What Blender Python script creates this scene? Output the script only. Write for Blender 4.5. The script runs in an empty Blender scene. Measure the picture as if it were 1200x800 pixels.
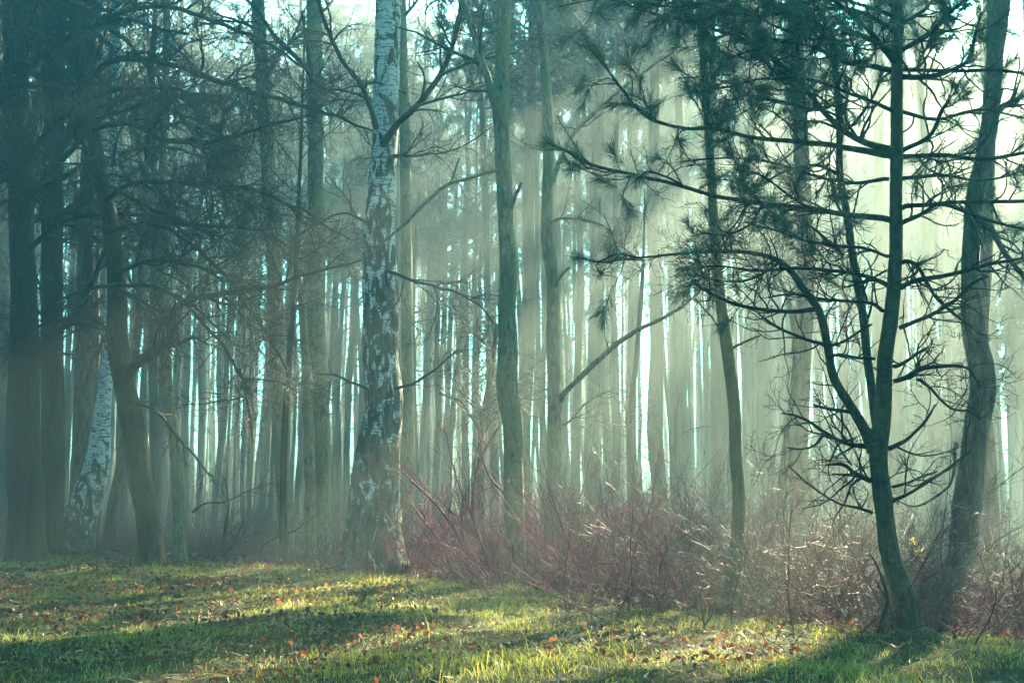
import bpy, math
import numpy as np
from mathutils import Vector

S = bpy.context.scene
COL = S.collection
R = math.radians

# ------------------------------------------------------------------ camera, sky, sun, exposure
F = 1500.0                      # focal length in pixels of the 1200 px wide photograph
PITCH = math.atan((590 - 400) / F)
CAMZ = 0.75
cam = bpy.data.cameras.new('camera')
cam.sensor_width = 36.0
cam.lens = 36.0 * F / 1200.0
cam.clip_start = 0.05
cam.clip_end = 600
co = bpy.data.objects.new('camera', cam)
COL.objects.link(co)
co.location = (0, 0, CAMZ)
co.rotation_euler = (math.pi / 2 + PITCH, 0, 0)
S.camera = co

SUN_AZ, SUN_EL = R(27), R(26.5)     # azimuth to the right of the view (+Y), elevation
w = bpy.data.worlds.new('World'); S.world = w; w.use_nodes = True
wn, wl = w.node_tree.nodes, w.node_tree.links
bg = wn['Background']
sky = wn.new('ShaderNodeTexSky'); sky.sky_type = 'NISHITA'; sky.sun_disc = False
sky.sun_elevation = SUN_EL; sky.sun_rotation = SUN_AZ
sky.air_density = 1.0; sky.dust_density = 5.0; sky.ozone_density = 2.0
tint = wn.new('ShaderNodeMix'); tint.data_type = 'RGBA'; tint.blend_type = 'MULTIPLY'
tint.inputs[0].default_value = 1.0
tint.inputs[7].default_value = (0.13, 0.87, 1.0, 1)
wl.new(sky.outputs[0], tint.inputs[6]); wl.new(tint.outputs[2], bg.inputs[0])
bg.inputs[1].default_value = 0.055

sl = bpy.data.lights.new('sun', 'SUN'); sl.energy = 5.0; sl.angle = R(0.5); sl.color = (1.0, 0.88, 0.58)
so = bpy.data.objects.new('sun', sl); COL.objects.link(so)
SUN_DIR = Vector((math.sin(SUN_AZ) * math.cos(SUN_EL), math.cos(SUN_AZ) * math.cos(SUN_EL), math.sin(SUN_EL)))
so.rotation_euler = SUN_DIR.to_track_quat('Z', 'Y').to_euler()
so.location = (20, 40, 30)

S.view_settings.view_transform = 'Standard'; S.view_settings.look = 'None'
S.view_settings.exposure = 3.72; S.view_settings.gamma = 1.0
S.view_settings.use_curve_mapping = False
S.render.engine = 'CYCLES'
cy = S.cycles
cy.max_bounces = 6; cy.diffuse_bounces = 2; cy.glossy_bounces = 1; cy.transmission_bounces = 3
cy.volume_bounces = 0; cy.transparent_max_bounces = 8
cy.use_denoising = True
cy.sample_clamp_indirect = 4.0
cy.denoising_prefilter = 'NONE'
try:
    cy.denoiser = 'OPENIMAGEDENOISE'; cy.denoising_input_passes = 'RGB_ALBEDO_NORMAL'
except Exception:
    pass
HAZE_DENSITY = 0.0088
HAZE_COLOR = (0.80, 0.98, 0.91, 1)
HAZE_G = 0.48

# ------------------------------------------------------------------ pixel -> world
CP, SP = math.cos(PITCH), math.sin(PITCH)

def at(px, py, Y):
    x = (px - 600) / F; y = (400 - py) / F
    d = np.array([x, CP - y * SP, SP + y * CP])
    t = Y / d[1]
    return np.array([0, 0, CAMZ]) + d * t, t

def trace(pts, Y0, Y1=None):
    """photo pixels (px, py, width px) at a depth -> (n,4) array of x,y,z,radius"""
    n = len(pts); out = []
    for i, p in enumerate(pts):
        Y = Y0 if Y1 is None else Y0 + (Y1 - Y0) * i / max(1, n - 1)
        if len(p) > 3: Y = p[3]
        q, t = at(p[0], p[1], Y)
        out.append([*q, p[2] * 0.5 / F * t])
    return np.array(out)

def catmull(P, n):
    P = np.asarray(P, float)
    if len(P) == 2:
        u = np.linspace(0, 1, n)[:, None]
        return P[0] * (1 - u) + P[1] * u
    d = np.linalg.norm(np.diff(P[:, :3], axis=0), axis=1)
    s = np.concatenate([[0], np.cumsum(d)])
    T = np.gradient(P, s, axis=0)
    u = np.linspace(0, s[-1], n)
    i = np.clip(np.searchsorted(s, u, side='right') - 1, 0, len(P) - 2)
    h = (s[i + 1] - s[i])[:, None]; t = ((u - s[i])[:, None]) / h
    h00 = 2*t**3 - 3*t**2 + 1; h10 = t**3 - 2*t**2 + t; h01 = -2*t**3 + 3*t**2; h11 = t**3 - t**2
    o = h00 * P[i] + h10 * h * T[i] + h01 * P[i + 1] + h11 * h * T[i + 1]
    if P.shape[1] > 3: o[:, 3] = np.maximum(o[:, 3], 1e-4)
    return o

# ------------------------------------------------------------------ noise
def _hash(i):
    i = (i * 374761393) & 0xFFFFFFFF
    i = ((i ^ (i >> 13)) * 1274126177) & 0xFFFFFFFF
    return ((i ^ (i >> 16)) & 0xFFFF) / 65535.0

def vnoise(p, seed=0):
    p = np.asarray(p, float); f = np.floor(p).astype(np.int64); u = p - f
    u = u * u * (3 - 2 * u); r = 0
    for a in (0, 1):
        for b in (0, 1):
            for c in (0, 1):
                h = _hash(((f[..., 0] + a) * 73856093) ^ ((f[..., 1] + b) * 19349663) ^ ((f[..., 2] + c) * 83492791) ^ (seed * 2654435))
                r = r + h * np.where(a, u[..., 0], 1 - u[..., 0]) * np.where(b, u[..., 1], 1 - u[..., 1]) * np.where(c, u[..., 2], 1 - u[..., 2])
    return r * 2 - 1

def fbm(p, seed=0, o=3):
    r = 0; a = 1.0
    for k in range(o):
        r = r + a * vnoise(np.asarray(p) * (2 ** k), seed + k * 17); a *= 0.5
    return r

def unit(v):
    return v / np.maximum(np.linalg.norm(v, axis=-1, keepdims=True), 1e-9)

# ------------------------------------------------------------------ mesh collector
class MB:
    def __init__(s): s.V = []; s.Q = []; s.T = []; s.n = 0
    def tubes(s, P, Rr, k=4, tip=False):
        P = np.asarray(P, float); Rr = np.asarray(Rr, float)
        if P.ndim == 2: P = P[None]; Rr = Rr[None]
        N, n, _ = P.shape
        if N == 0: return s
        T = unit(np.gradient(P, axis=1))
        ref = np.where(np.abs(T[:, 0, 2:3]) > 0.8, np.array([[1.0, 0, 0]]), np.array([[0, 0, 1.0]]))
        A = np.empty_like(P); a = ref
        for j in range(n):
            a = unit(a - (a * T[:, j]).sum(-1, keepdims=True) * T[:, j]); A[:, j] = a
        B = np.cross(T, A)
        th = np.linspace(0, 2 * np.pi, k, endpoint=False)
        V = P[:, :, None] + Rr[:, :, None, None] * (A[:, :, None] * np.cos(th)[:, None] + B[:, :, None] * np.sin(th)[:, None])
        idx = np.arange(N * n * k).reshape(N, n, k) + s.n
        q = np.stack([idx[:, :-1], np.roll(idx, -1, 2)[:, :-1], np.roll(idx, -1, 2)[:, 1:], idx[:, 1:]], -1)
        s.V.append(V.reshape(-1, 3)); s.Q.append(q.reshape(-1, 4)); s.n += N * n * k
        return s
    def quads(s, V):
        V = np.asarray(V, float); M = len(V)
        if M == 0: return s
        s.V.append(V.reshape(-1, 3)); s.Q.append(np.arange(M * 4).reshape(M, 4) + s.n); s.n += M * 4; return s
    def tris(s, V):
        V = np.asarray(V, float); M = len(V)
        if M == 0: return s
        s.V.append(V.reshape(-1, 3)); s.T.append(np.arange(M * 3).reshape(M, 3) + s.n); s.n += M * 3; return s
    def grid(s, V):
        n, m, _ = V.shape
        idx = np.arange(n * m).reshape(n, m) + s.n
        s.V.append(V.reshape(-1, 3)); s.n += n * m
        s.Q.append(np.stack([idx[:-1, :-1], idx[:-1, 1:], idx[1:, 1:], idx[1:, :-1]], -1).reshape(-1, 4)); return s
    def mesh(s, name, m, origin=(0, 0, 0), smooth=True):
        me = bpy.data.meshes.new(name)
        V = (np.concatenate(s.V) - np.asarray(origin, float)).astype(np.float32)
        L = []; st = []; c = 0
        if s.Q:
            q = np.concatenate(s.Q); L.append(q.ravel()); st.append(np.arange(len(q)) * 4); c = len(q) * 4
        if s.T:
            t = np.concatenate(s.T); L.append(t.ravel()); st.append(np.arange(len(t)) * 3 + c)
        L = np.concatenate(L).astype(np.int32); st = np.concatenate(st).astype(np.int32)
        me.vertices.add(len(V)); me.vertices.foreach_set('co', V.ravel())
        me.loops.add(len(L)); me.loops.foreach_set('vertex_index', L)
        me.polygons.add(len(st)); me.polygons.foreach_set('loop_start', st)
        me.polygons.foreach_set('use_smooth', np.full(len(st), smooth))
        me.update(calc_edges=True)
        if m: me.materials.append(m)
        return me
    def build(s, name, m, parent=None, origin=(0, 0, 0), smooth=True):
        o = bpy.data.objects.new(name, s.mesh(name, m, origin, smooth)); COL.objects.link(o)
        if parent is not None: o.parent = parent
        else: o.location = origin
        return o

def tag(o, label=None, cat=None, group=None, kind=None):
    if label: o['label'] = label
    if cat: o['category'] = cat
    if group: o['group'] = group
    if kind: o['kind'] = kind
    return o

def thing(name, label, cat, loc, group=None):
    o = bpy.data.objects.new(name, None); o.empty_display_size = 0.2; COL.objects.link(o)
    o.location = tuple(float(v) for v in loc)
    return tag(o, label, cat, group)

def copy_tree(o, loc, rz=0, sc=(1, 1, 1), label=None):
    r = o.copy(); COL.objects.link(r); r.location = loc; r.rotation_euler = (0, 0, rz); r.scale = sc
    if label: r['label'] = label
    for ch in list(o.children):
        c = ch.copy(); COL.objects.link(c); c.parent = r
        for g in ch.children:
            d = g.copy(); COL.objects.link(d); d.parent = c
    return r

# ------------------------------------------------------------------ branching
def grow(rng, P, Rr, m, t0, t1, ang, L, n=5, wander=0.15, up=0.0, rr=0.6, fall=0.4, rmin=0.0015, bias=None):
    N, k, _ = P.shape
    idx = np.repeat(np.arange(N), m); M = N * m
    t = rng.uniform(t0, t1, M); f = t * (k - 1); i0 = np.clip(f.astype(int), 0, k - 2); fr = (f - i0)[:, None]
    base = P[idx, i0] * (1 - fr) + P[idx, i0 + 1] * fr
    tg = unit(P[idx, i0 + 1] - P[idx, i0]); r0 = Rr[idx, i0] * (1 - fr[:, 0]) + Rr[idx, i0 + 1] * fr[:, 0]
    v = rng.normal(size=(M, 3))
    if bias is not None: v = v + np.asarray(bias)
    v = unit(v - (v * tg).sum(-1, keepdims=True) * tg)
    a = (ang * rng.uniform(0.65, 1.3, M))[:, None]
    d = np.cos(a) * tg + np.sin(a) * v
    Ls = L * rng.uniform(0.45, 1.25, M) * (1 - fall * t)
    st = (Ls / (n - 1))[:, None]; pts = [base]; p = base
    bend = rng.normal(size=(M, 3)) * wander * 0.6
    for j in range(1, n):
        d = unit(d + rng.normal(size=(M, 3)) * wander + bend + np.array([0, 0, up]))
        p = p + d * st; pts.append(p)
    rs = np.maximum(np.minimum(r0 * rr, Ls * 0.03), rmin * 1.3)[:, None]
    rad = np.maximum(rs * np.linspace(1, 0.35, n)[None], rmin)
    return np.stack(pts, 1), rad

def tufts(rng, mb, tips, dirs, nn=70, length=0.11, width=0.0026, spread=(0.25, 1.15), back=0.10):
    """needle tufts: thin two-segment needles fanning out along the last part of a twig"""
    M = len(tips)
    if M == 0: return
    idx = np.repeat(np.arange(M), nn); K = M * nn
    ax = unit(dirs)[idx]; b = tips[idx] - ax * (rng.uniform(0, 1, K)[:, None] ** 1.4 * back)
    v = rng.normal(size=(K, 3)); v = unit(v - (v * ax).sum(-1, keepdims=True) * ax)
    a = rng.uniform(spread[0], spread[1], K)[:, None]
    d = np.cos(a) * ax + np.sin(a) * v
    l = (length * rng.uniform(0.65, 1.15, K) * rng.uniform(0.75, 1.2, M)[idx])[:, None]
    s = unit(np.cross(d, rng.normal(size=(K, 3)))) * width * 0.5
    mid = b + d * l * 0.55; d2 = unit(d + ax * 0.25 + np.array([0, 0, -0.12])); tip = mid + d2 * l * 0.45
    mb.quads(np.stack([b - s * 0.7, b + s * 0.7, mid + s, mid - s], 1))
    mb.tris(np.stack([mid - s, mid + s, tip], 1))

# ------------------------------------------------------------------ materials
def new_mat(name):
    m = bpy.data.materials.new(name); m.use_nodes = True
    return m, m.node_tree.nodes, m.node_tree.links, m.node_tree.nodes['Principled BSDF']

def ramp(n, stops, interp='LINEAR'):
    r = n.new('ShaderNodeValToRGB'); e = r.color_ramp.elements; r.color_ramp.interpolation = interp
    while len(e) > 1: e.remove(e[-1])
    e[0].position, e[0].color = stops[0][0], (*stops[0][1], 1)
    for p, c in stops[1:]:
        x = e.new(p); x.color = (*c, 1)
    return r

def mixc(n, l, fac, a, b, blend='MIX'):
    x = n.new('ShaderNodeMix'); x.data_type = 'RGBA'; x.blend_type = blend
    for i, v in ((0, fac), (6, a), (7, b)):
        if hasattr(v, 'is_linked') or hasattr(v, 'links'): l.new(v, x.inputs[i])
        elif i == 0: x.inputs[0].default_value = v
        else: x.inputs[i].default_value = (*v, 1)
    return x.outputs[2]

def noise(n, l, scale, detail=4, rough=0.55, vec=None, mapping=None, dist=0.0):
    x = n.new('ShaderNodeTexNoise'); x.inputs['Scale'].default_value = scale; x.inputs['Distortion'].default_value = dist
    x.inputs['Detail'].default_value = detail; x.inputs['Roughness'].default_value = rough
    tc = n.new('ShaderNodeTexCoord'); out = tc.outputs['Object']
    if mapping:
        mp = n.new('ShaderNodeMapping'); mp.inputs['Scale'].default_value = mapping
        l.new(out, mp.inputs[0]); out = mp.outputs[0]
    l.new(out, x.inputs['Vector'])
    return x.outputs['Fac']

def bump(n, l, h, b, strength=0.6, dist=0.02):
    x = n.new('ShaderNodeBump'); x.inputs['Strength'].default_value = strength; x.inputs['Distance'].default_value = dist
    l.new(h, x.inputs['Height']); l.new(x.outputs[0], b.inputs['Normal'])

def bark(name, dark, light, moss=None, moss_amt=0.5, scale=14, stretch=0.22):
    m, n, l, b = new_mat(name)
    f = noise(n, l, scale, 6, 0.65, mapping=(1, 1, stretch))
    r = ramp(n, [(0.32, dark), (0.52, tuple((a + c) / 2 for a, c in zip(dark, light))), (0.7, light)])
    l.new(f, r.inputs[0]); c = r.outputs[0]
    if moss:
        g = noise(n, l, 3.0, 5, 0.7)
        rr = ramp(n, [(0.62 - moss_amt * 0.4, (0, 0, 0)), (0.78 - moss_amt * 0.3, (1, 1, 1))]); l.new(g, rr.inputs[0])
        c = mixc(n, l, rr.outputs[0], c, moss)
    f2 = noise(n, l, 60, 3, 0.6)
    rf = ramp(n, [(0.3, (0.75, 0.75, 0.75)), (0.7, (1.2, 1.2, 1.2))]); l.new(f2, rf.inputs[0])
    c = mixc(n, l, 1.0, c, rf.outputs[0], 'MULTIPLY')
    l.new(c, b.inputs['Base Color']); b.inputs['Roughness'].default_value = 0.9
    b.inputs['Specular IOR Level'].default_value = 0.2
    bump(n, l, f, b, 0.9, 0.03)
    return m

def birch_bark(name, z0, z1, lo=0.30, hi=0.60, wc=(0.62, 0.62, 0.56), sc=11.0):
    """white papery bark broken by dark rough plates, all plates near the foot"""
    m, n, l, b = new_mat(name)
    tc = n.new('ShaderNodeTexCoord'); sep = n.new('ShaderNodeSeparateXYZ'); l.new(tc.outputs['Object'], sep.inputs[0])
    mr = n.new('ShaderNodeMapRange'); l.new(sep.outputs[2], mr.inputs[0])
    mr.inputs[1].default_value = z0; mr.inputs[2].default_value = z1; mr.inputs[3].default_value = lo; mr.inputs[4].default_value = hi
    f = noise(n, l, sc, 8, 0.66, mapping=(1, 1, 0.45), dist=0.9)
    add = n.new('ShaderNodeMath'); add.operation = 'ADD'; l.new(f, add.inputs[0]); l.new(mr.outputs[0], add.inputs[1])
    msk = ramp(n, [(0.93, (0, 0, 0)), (0.98, (1, 1, 1))])
    sub = n.new('ShaderNodeMath'); sub.operation = 'MULTIPLY'; sub.inputs[1].default_value = 1.0; l.new(add.outputs[0], sub.inputs[0])
    l.new(sub.outputs[0], msk.inputs[0])
    f2 = noise(n, l, 16, 6, 0.7, mapping=(1, 1, 0.3))
    dk = ramp(n, [(0.4, (0.014, 0.012, 0.011)), (0.52, (0.075, 0.07, 0.05)), (0.68, (0.2, 0.185, 0.14))]); l.new(f2, dk.inputs[0])
    f3 = noise(n, l, 10, 4, 0.6, mapping=(1, 1, 7))
    wh = ramp(n, [(0.40, (0.08, 0.075, 0.065)), (0.47, wc), (0.75, tuple(c * 1.1 for c in wc))]); l.new(f3, wh.inputs[0])
    g = noise(n, l, 2.2, 4, 0.6)
    gr = ramp(n, [(0.45, (0, 0, 0)), (0.7, (0.6, 0.6, 0.6))]); l.new(g, gr.inputs[0])
    dkc = mixc(n, l, gr.outputs[0], dk.outputs[0], (0.07, 0.085, 0.035))
    c = mixc(n, l, msk.outputs[0], dkc, wh.outputs[0])
    l.new(c, b.inputs['Base Color']); b.inputs['Roughness'].default_value = 0.85
    bump(n, l, f2, b, 0.9, 0.03)
    return m

def flat(name, c, rough=0.8, spec=0.3, var=0.0, trans=0.0, tcol=None, hue=None):
    """small-piece material: each loose piece gets its own shade; trans lets light through thin blades and leaves"""
    m, n, l, b = new_mat(name)
    col = None
    if hue or var:
        g = n.new('ShaderNodeNewGeometry')
        stops = hue or [(0.0, tuple(x * (1 - var) for x in c)), (1.0, tuple(x * (1 + var) for x in c))]
        r = ramp(n, stops); l.new(g.outputs['Random Per Island'], r.inputs[0]); col = r.outputs[0]
        l.new(col, b.inputs['Base Color'])
    else:
        b.inputs['Base Color'].default_value = (*c, 1)
    b.inputs['Roughness'].default_value = rough; b.inputs['Specular IOR Level'].default_value = spec
    if trans:
        t = n.new('ShaderNodeBsdfTranslucent'); mx = n.new('ShaderNodeMixShader'); mx.inputs[0].default_value = trans
        if col is not None:
            if tcol: l.new(mixc(n, l, 1.0, col, tcol, 'MULTIPLY'), t.inputs[0])
            else: l.new(col, t.inputs[0])
        else: t.inputs[0].default_value = (*(tcol or c), 1)
        l.new(b.outputs[0], mx.inputs[1]); l.new(t.outputs[0], mx.inputs[2])
        l.new(mx.outputs[0], n['Material Output'].inputs[0])
    return m

M_birch = birch_bark('birch_bark', 0.5, 5.2, 0.36, 0.475, (0.58, 0.58, 0.5), 10.0)
M_birch2 = birch_bark('birch_bark_leaning', 0.2, 2.4, 0.36, 0.56, (0.68, 0.7, 0.68))
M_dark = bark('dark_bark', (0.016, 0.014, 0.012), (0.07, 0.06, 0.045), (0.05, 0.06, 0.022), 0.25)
M_mossy = bark('mossy_bark', (0.018, 0.016, 0.011), (0.2, 0.175, 0.11), (0.13, 0.13, 0.045), 0.6, 34, 0.3)
M_grey = bark('grey_bark', (0.028, 0.026, 0.018), (0.36, 0.33, 0.23), (0.2, 0.2, 0.085), 0.5, 30, 0.28)
M_shade = bark('shaded_mossy_bark', (0.018, 0.015, 0.011), (0.085, 0.07, 0.045), (0.08, 0.085, 0.03), 0.4, 20, 0.3)  # darker copy of the mossy bark, shade put into its colour
M_brown = bark('brown_bark', (0.014, 0.011, 0.009), (0.2, 0.15, 0.11), None, 0, 22, 0.22)
M_pine = bark('pine_bark', (0.012, 0.011, 0.009), (0.16, 0.135, 0.095), (0.11, 0.1, 0.035), 0.42, 34, 0.4)
M_far = bark('far_bark', (0.035, 0.032, 0.026), (0.11, 0.1, 0.075), None, 0, 10, 0.2)
M_twig = flat('twig_bark', (0.04, 0.033, 0.026), 0.7, 0.25, 0.4)
M_pinetwig = flat('pine_twig_bark', (0.03, 0.025, 0.021), 0.85, 0.12, 0.3)
M_palet = flat('wet_twig_bark', (0.1, 0.06, 0.05), 0.6, 0.35, 0.4)
M_red = flat('red_stem_bark', (0.12, 0.025, 0.04), 0.75, 0.15, hue=[(0, (0.05, 0.02, 0.025)), (0.4, (0.15, 0.018, 0.055)), (0.8, (0.27, 0.028, 0.10)), (1, (0.1, 0.05, 0.04))])
M_bramble = flat('brown_stem_bark', (0.14, 0.04, 0.05), 0.7, 0.2, 0.5)
M_needle = flat('pine_needles', (0.03, 0.075, 0.05), 0.45, 0.5, hue=[(0, (0.025, 0.075, 0.05)), (0.6, (0.045, 0.115, 0.075)), (0.93, (0.07, 0.14, 0.075)), (1, (0.2, 0.11, 0.06))], trans=0.4)
M_deadneedle = flat('dead_needles', (0.14, 0.07, 0.05), 0.6, 0.3, 0.4, trans=0.3)
M_farneedle = flat('far_needles', (0.035, 0.07, 0.045), 0.6, 0.3, 0.4, trans=0.2)
M_bud = flat('pale_buds', (0.26, 0.2, 0.12), 0.6, 0.3, 0.4, trans=0.5)
M_grass = flat('grass_blades', (0.08, 0.13, 0.03), 0.5, 0.4, hue=[(0, (0.06, 0.085, 0.02)), (0.35, (0.13, 0.165, 0.035)), (0.7, (0.25, 0.26, 0.06)), (0.86, (0.36, 0.3, 0.12)), (0.95, (0.45, 0.36, 0.2)), (1, (0.16, 0.08, 0.035))], trans=0.5, tcol=(1.7, 1.7, 1.0))
M_leaf = flat('fallen_oak_leaves', (0.17, 0.07, 0.03), 0.6, 0.35, hue=[(0, (0.03, 0.018, 0.016)), (0.45, (0.08, 0.036, 0.024)), (0.8, (0.17, 0.07, 0.032)), (0.93, (0.27, 0.11, 0.04)), (1, (0.38, 0.25, 0.14))], trans=0.4, tcol=(1.6, 1.2, 0.9))
M_litter = flat('dead_bracken', (0.13, 0.06, 0.05), 0.8, 0.2, hue=[(0, (0.06, 0.03, 0.028)), (0.5, (0.13, 0.06, 0.05)), (1, (0.25, 0.13, 0.1))], trans=0.25)
M_redleaf = flat('red_leaves', (0.4, 0.04, 0.05), 0.5, 0.3, 0.4, trans=0.5)
M_yleaf = flat('yellow_leaves', (0.55, 0.45, 0.06), 0.5, 0.3, 0.3, trans=0.5)

def ground_material():
    m, n, l, b = new_mat('woodland_ground')
    tc = n.new('ShaderNodeTexCoord')
    f = noise(n, l, 1.6, 6, 0.7); f2 = noise(n, l, 25, 5, 0.7)
    r = ramp(n, [(0.35, (0.035, 0.05, 0.014)), (0.55, (0.05, 0.045, 0.02)), (0.7, (0.06, 0.035, 0.022))]); l.new(f, r.inputs[0])
    r2 = ramp(n, [(0.3, (0.5, 0.5, 0.5)), (0.7, (1.5, 1.5, 1.5))]); l.new(f2, r2.inputs[0])
    c = mixc(n, l, 1.0, r.outputs[0], r2.outputs[0], 'MULTIPLY')
    f3 = noise(n, l, 140, 4, 0.75)
    r3 = ramp(n, [(0.35, (0.25, 0.3, 0.25)), (0.6, (1.5, 1.4, 1.3))]); l.new(f3, r3.inputs[0])
    c = mixc(n, l, 1.0, c, r3.outputs[0], 'MULTIPLY')
    l.new(c, b.inputs['Base Color']); b.inputs['Roughness'].default_value = 0.95; b.inputs['Specular IOR Level'].default_value = 0.1
    bump(n, l, f3, b, 1.0, 0.03)
    return m
M_ground = ground_material()

# ------------------------------------------------------------------ ground
EX = np.array([-40, -12, -7.6, -4.9, -1.85, 0.0, 1.2, 2.0, 2.6, 5.0, 12, 40])
EY = np.array([24, 21.5, 18.75, 17.3, 13.7, 11.25, 9.1, 7.7, 6.9, 5.6, 4.5, 4.5])

def edge(x): return np.interp(x, EX, EY)

def sstep(a, b, x):
    t = np.clip((x - a) / (b - a), 0, 1); return t * t * (3 - 2 * t)

def ground_z(x, y):
    x = np.asarray(x, float); y = np.asarray(y, float)
    s = (y - edge(x)) * 0.75
    drop = 0.16 + 0.34 * sstep(-4.5, 0.5, x)
    z = -drop * sstep(0.0, 2.6, s)
    z = z + 1.6 * sstep(38, 66, y)
    p = np.stack([x, y, np.zeros_like(x)], -1)
    z = z + 0.03 * fbm(p * 0.7, 3, 2) + 0.015 * fbm(p * 3, 9, 2)
    z = z + 0.12 * sstep(2, 14, s) * fbm(p * 0.25, 5, 2)
    return z

gx = np.concatenate([np.linspace(-49, -12, 40)[:-1], np.linspace(-12, 8, 220), np.linspace(8, 61, 50)[1:]])
gy = np.concatenate([np.linspace(-13.5, 4, 24)[:-1], np.linspace(4, 24, 220), np.linspace(24, 67, 60)[1:]])
GX, GY = np.meshgrid(gx, gy)
g = MB(); g.grid(np.stack([GX, GY, ground_z(GX, GY)], -1))
tag(g.build('ground', M_ground), kind='structure')

# grass blades
rng = np.random.default_rng(11)
def scatter_grass(n):
    y = np.sqrt(rng.uniform(3.9 ** 2, 20 ** 2, n)); hw = 0.42 * y + 1.6
    x = rng.uniform(-1, 1, n) * hw
    s = y - edge(x); keep = s < 0.55 + rng.normal(size=n) * 0.25
    return x[keep], y[keep]
x, y = scatter_grass(620000)
p3 = np.stack([x, y, np.zeros_like(x)], -1)
cl = fbm(p3 * 1.4, 21, 3)
keep = rng.uniform(size=len(x)) < np.clip(0.75 + cl * 0.5, 0.4, 1.0)
x, y, cl = x[keep], y[keep], cl[keep]; n = len(x)
z = ground_z(x, y) - 0.005
tuft = fbm(np.stack([x, y, np.zeros_like(x)], -1) * 5, 33, 2)
h = np.clip(0.026 + 0.02 * cl + 0.02 * tuft, 0.014, 0.2) * rng.lognormal(0, 0.35, n)
tall = rng.uniform(size=n) < 0.012; h[tall] *= rng.uniform(1.8, 3.2, tall.sum())
a = rng.uniform(0, 2 * np.pi, n); wv = np.stack([np.cos(a), np.sin(a), np.zeros(n)], -1) * (rng.uniform(0.001, 0.0022, n) * (0.7 + 0.05 * y))[:, None]
lean = rng.normal(size=(n, 3)) * 0.5; lean[:, 2] = 0
b0 = np.stack([x, y, z], -1); up = np.array([0, 0, 1.0])
mid = b0 + (unit(up + lean * 0.7) * (h * 0.6)[:, None]); tip = mid + unit(up * 0.6 + lean * 1.6) * (h * 0.55)[:, None]
gb = MB(); gb.quads(np.stack([b0 - wv, b0 + wv, mid + wv * 0.8, mid - wv * 0.8], 1)); 
# tips share the island of their blade only by nearness; build as one strip
Vb = np.stack([b0 - wv, b0 + wv, mid + wv * 0.8, mid - wv * 0.8, tip], 1)
gb = MB(); gb.V.append(Vb.reshape(-1, 3)); i5 = np.arange(n)[:, None] * 5
gb.Q.append(i5 + np.array([[0, 1, 2, 3]])); gb.T.append(i5 + np.array([[3, 2, 4]])); gb.n = n * 5
tag(gb.build('grass', M_grass), 'short mossy green grass with straw coloured blades on the sunny bank', 'grass', kind='stuff')

def leaf_mesh(x, y, z, size, flatness=0.45):
    """curled six-cornered leaves lying about"""
    n = len(x); mb = MB()
    nrm = unit(np.array([0, 0, 1.0]) + rng.normal(size=(n, 3)) * flatness)
    d = unit(np.cross(nrm, rng.normal(size=(n, 3)))); e = np.cross(nrm, d)
    c = np.stack([x, y, z], -1); L = size[:, None]; W = L * rng.uniform(0.45, 0.75, n)[:, None]
    cur = nrm * L * rng.uniform(-0.1, 0.35, n)[:, None]
    pts = [c - d * L * 0.5, c - d * L * 0.15 - e * W * 0.42 + cur * 0.6, c + d * L * 0.2 - e * W * 0.5 + cur, c + d * L * 0.55,
           c + d * L * 0.2 + e * W * 0.5 + cur, c - d * L * 0.15 + e * W * 0.42 + cur * 0.6]
    V = np.stack(pts, 1); i6 = np.arange(n)[:, None] * 6
    mb.V.append(V.reshape(-1, 3)); mb.n = n * 6
    mb.Q.append(i6 + np.array([[0, 1, 2, 3]])); mb.Q.append(i6 + np.array([[0, 3, 4, 5]]))
    return mb
x, y = scatter_grass(70000)
cl = fbm(np.stack([x, y, np.zeros_like(x)], -1) * 1.1, 71, 3)
keep = rng.uniform(size=len(x)) < np.clip(0.22 + cl * 1.0 + 0.25 * sstep(-1.0, -4.0, x), 0.05, 1); x, y = x[keep], y[keep]
tag(leaf_mesh(x, y, ground_z(x, y) + rng.uniform(0.02, 0.062, len(x)), np.clip(rng.lognormal(-3.75, 0.42, len(x)), 0.01, 0.05) * (0.7 + 0.04 * y), 0.9).build('leaf_litter', M_leaf),
    'curled orange and brown fallen leaves lying among the short grass', 'fallen leaves', kind='stuff')

x, y = scatter_grass(60000); n = len(x); a = rng.uniform(0, 6.28, n); L_ = rng.uniform(0.015, 0.07, n)[:, None]
d_ = unit(np.stack([np.cos(a), np.sin(a), rng.normal(size=n) * 0.35], -1)); p_ = np.stack([x, y, ground_z(x, y) + rng.uniform(0.004, 0.035, n)], -1)
w_ = np.stack([-np.sin(a), np.cos(a), rng.normal(size=n) * 0.5], -1) * rng.uniform(0.0012, 0.003, n)[:, None]
sb = MB(); sb.quads(np.stack([p_ - d_ * L_ - w_, p_ - d_ * L_ + w_, p_ + d_ * L_ + w_ * 0.5, p_ + d_ * L_ - w_ * 0.5], 1))
M_straw = flat('straw_and_bits', (0.2, 0.15, 0.08), 0.8, 0.2, hue=[(0, (0.03, 0.02, 0.015)), (0.4, (0.09, 0.05, 0.03)), (0.7, (0.24, 0.19, 0.09)), (1, (0.4, 0.34, 0.2))])
tag(sb.build('dead_straw', M_straw), 'broken straw and twig bits scattered through the short grass', 'straw', kind='stuff')

n = 90000
y = rng.uniform(8, 46, n); x = rng.uniform(-1, 1, n) * (0.42 * y + 2.5)
s = y - edge(x); keep = s > 0.35; x, y = x[keep], y[keep]
tag(leaf_mesh(x, y, ground_z(x, y) + rng.uniform(0.0, 0.12, len(x)), rng.uniform(0.04, 0.12, len(x)), 0.9).build('forest_floor_litter', M_litter),
    'purple brown dead leaves and bracken covering the shaded forest floor', 'leaf litter', kind='stuff')

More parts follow.
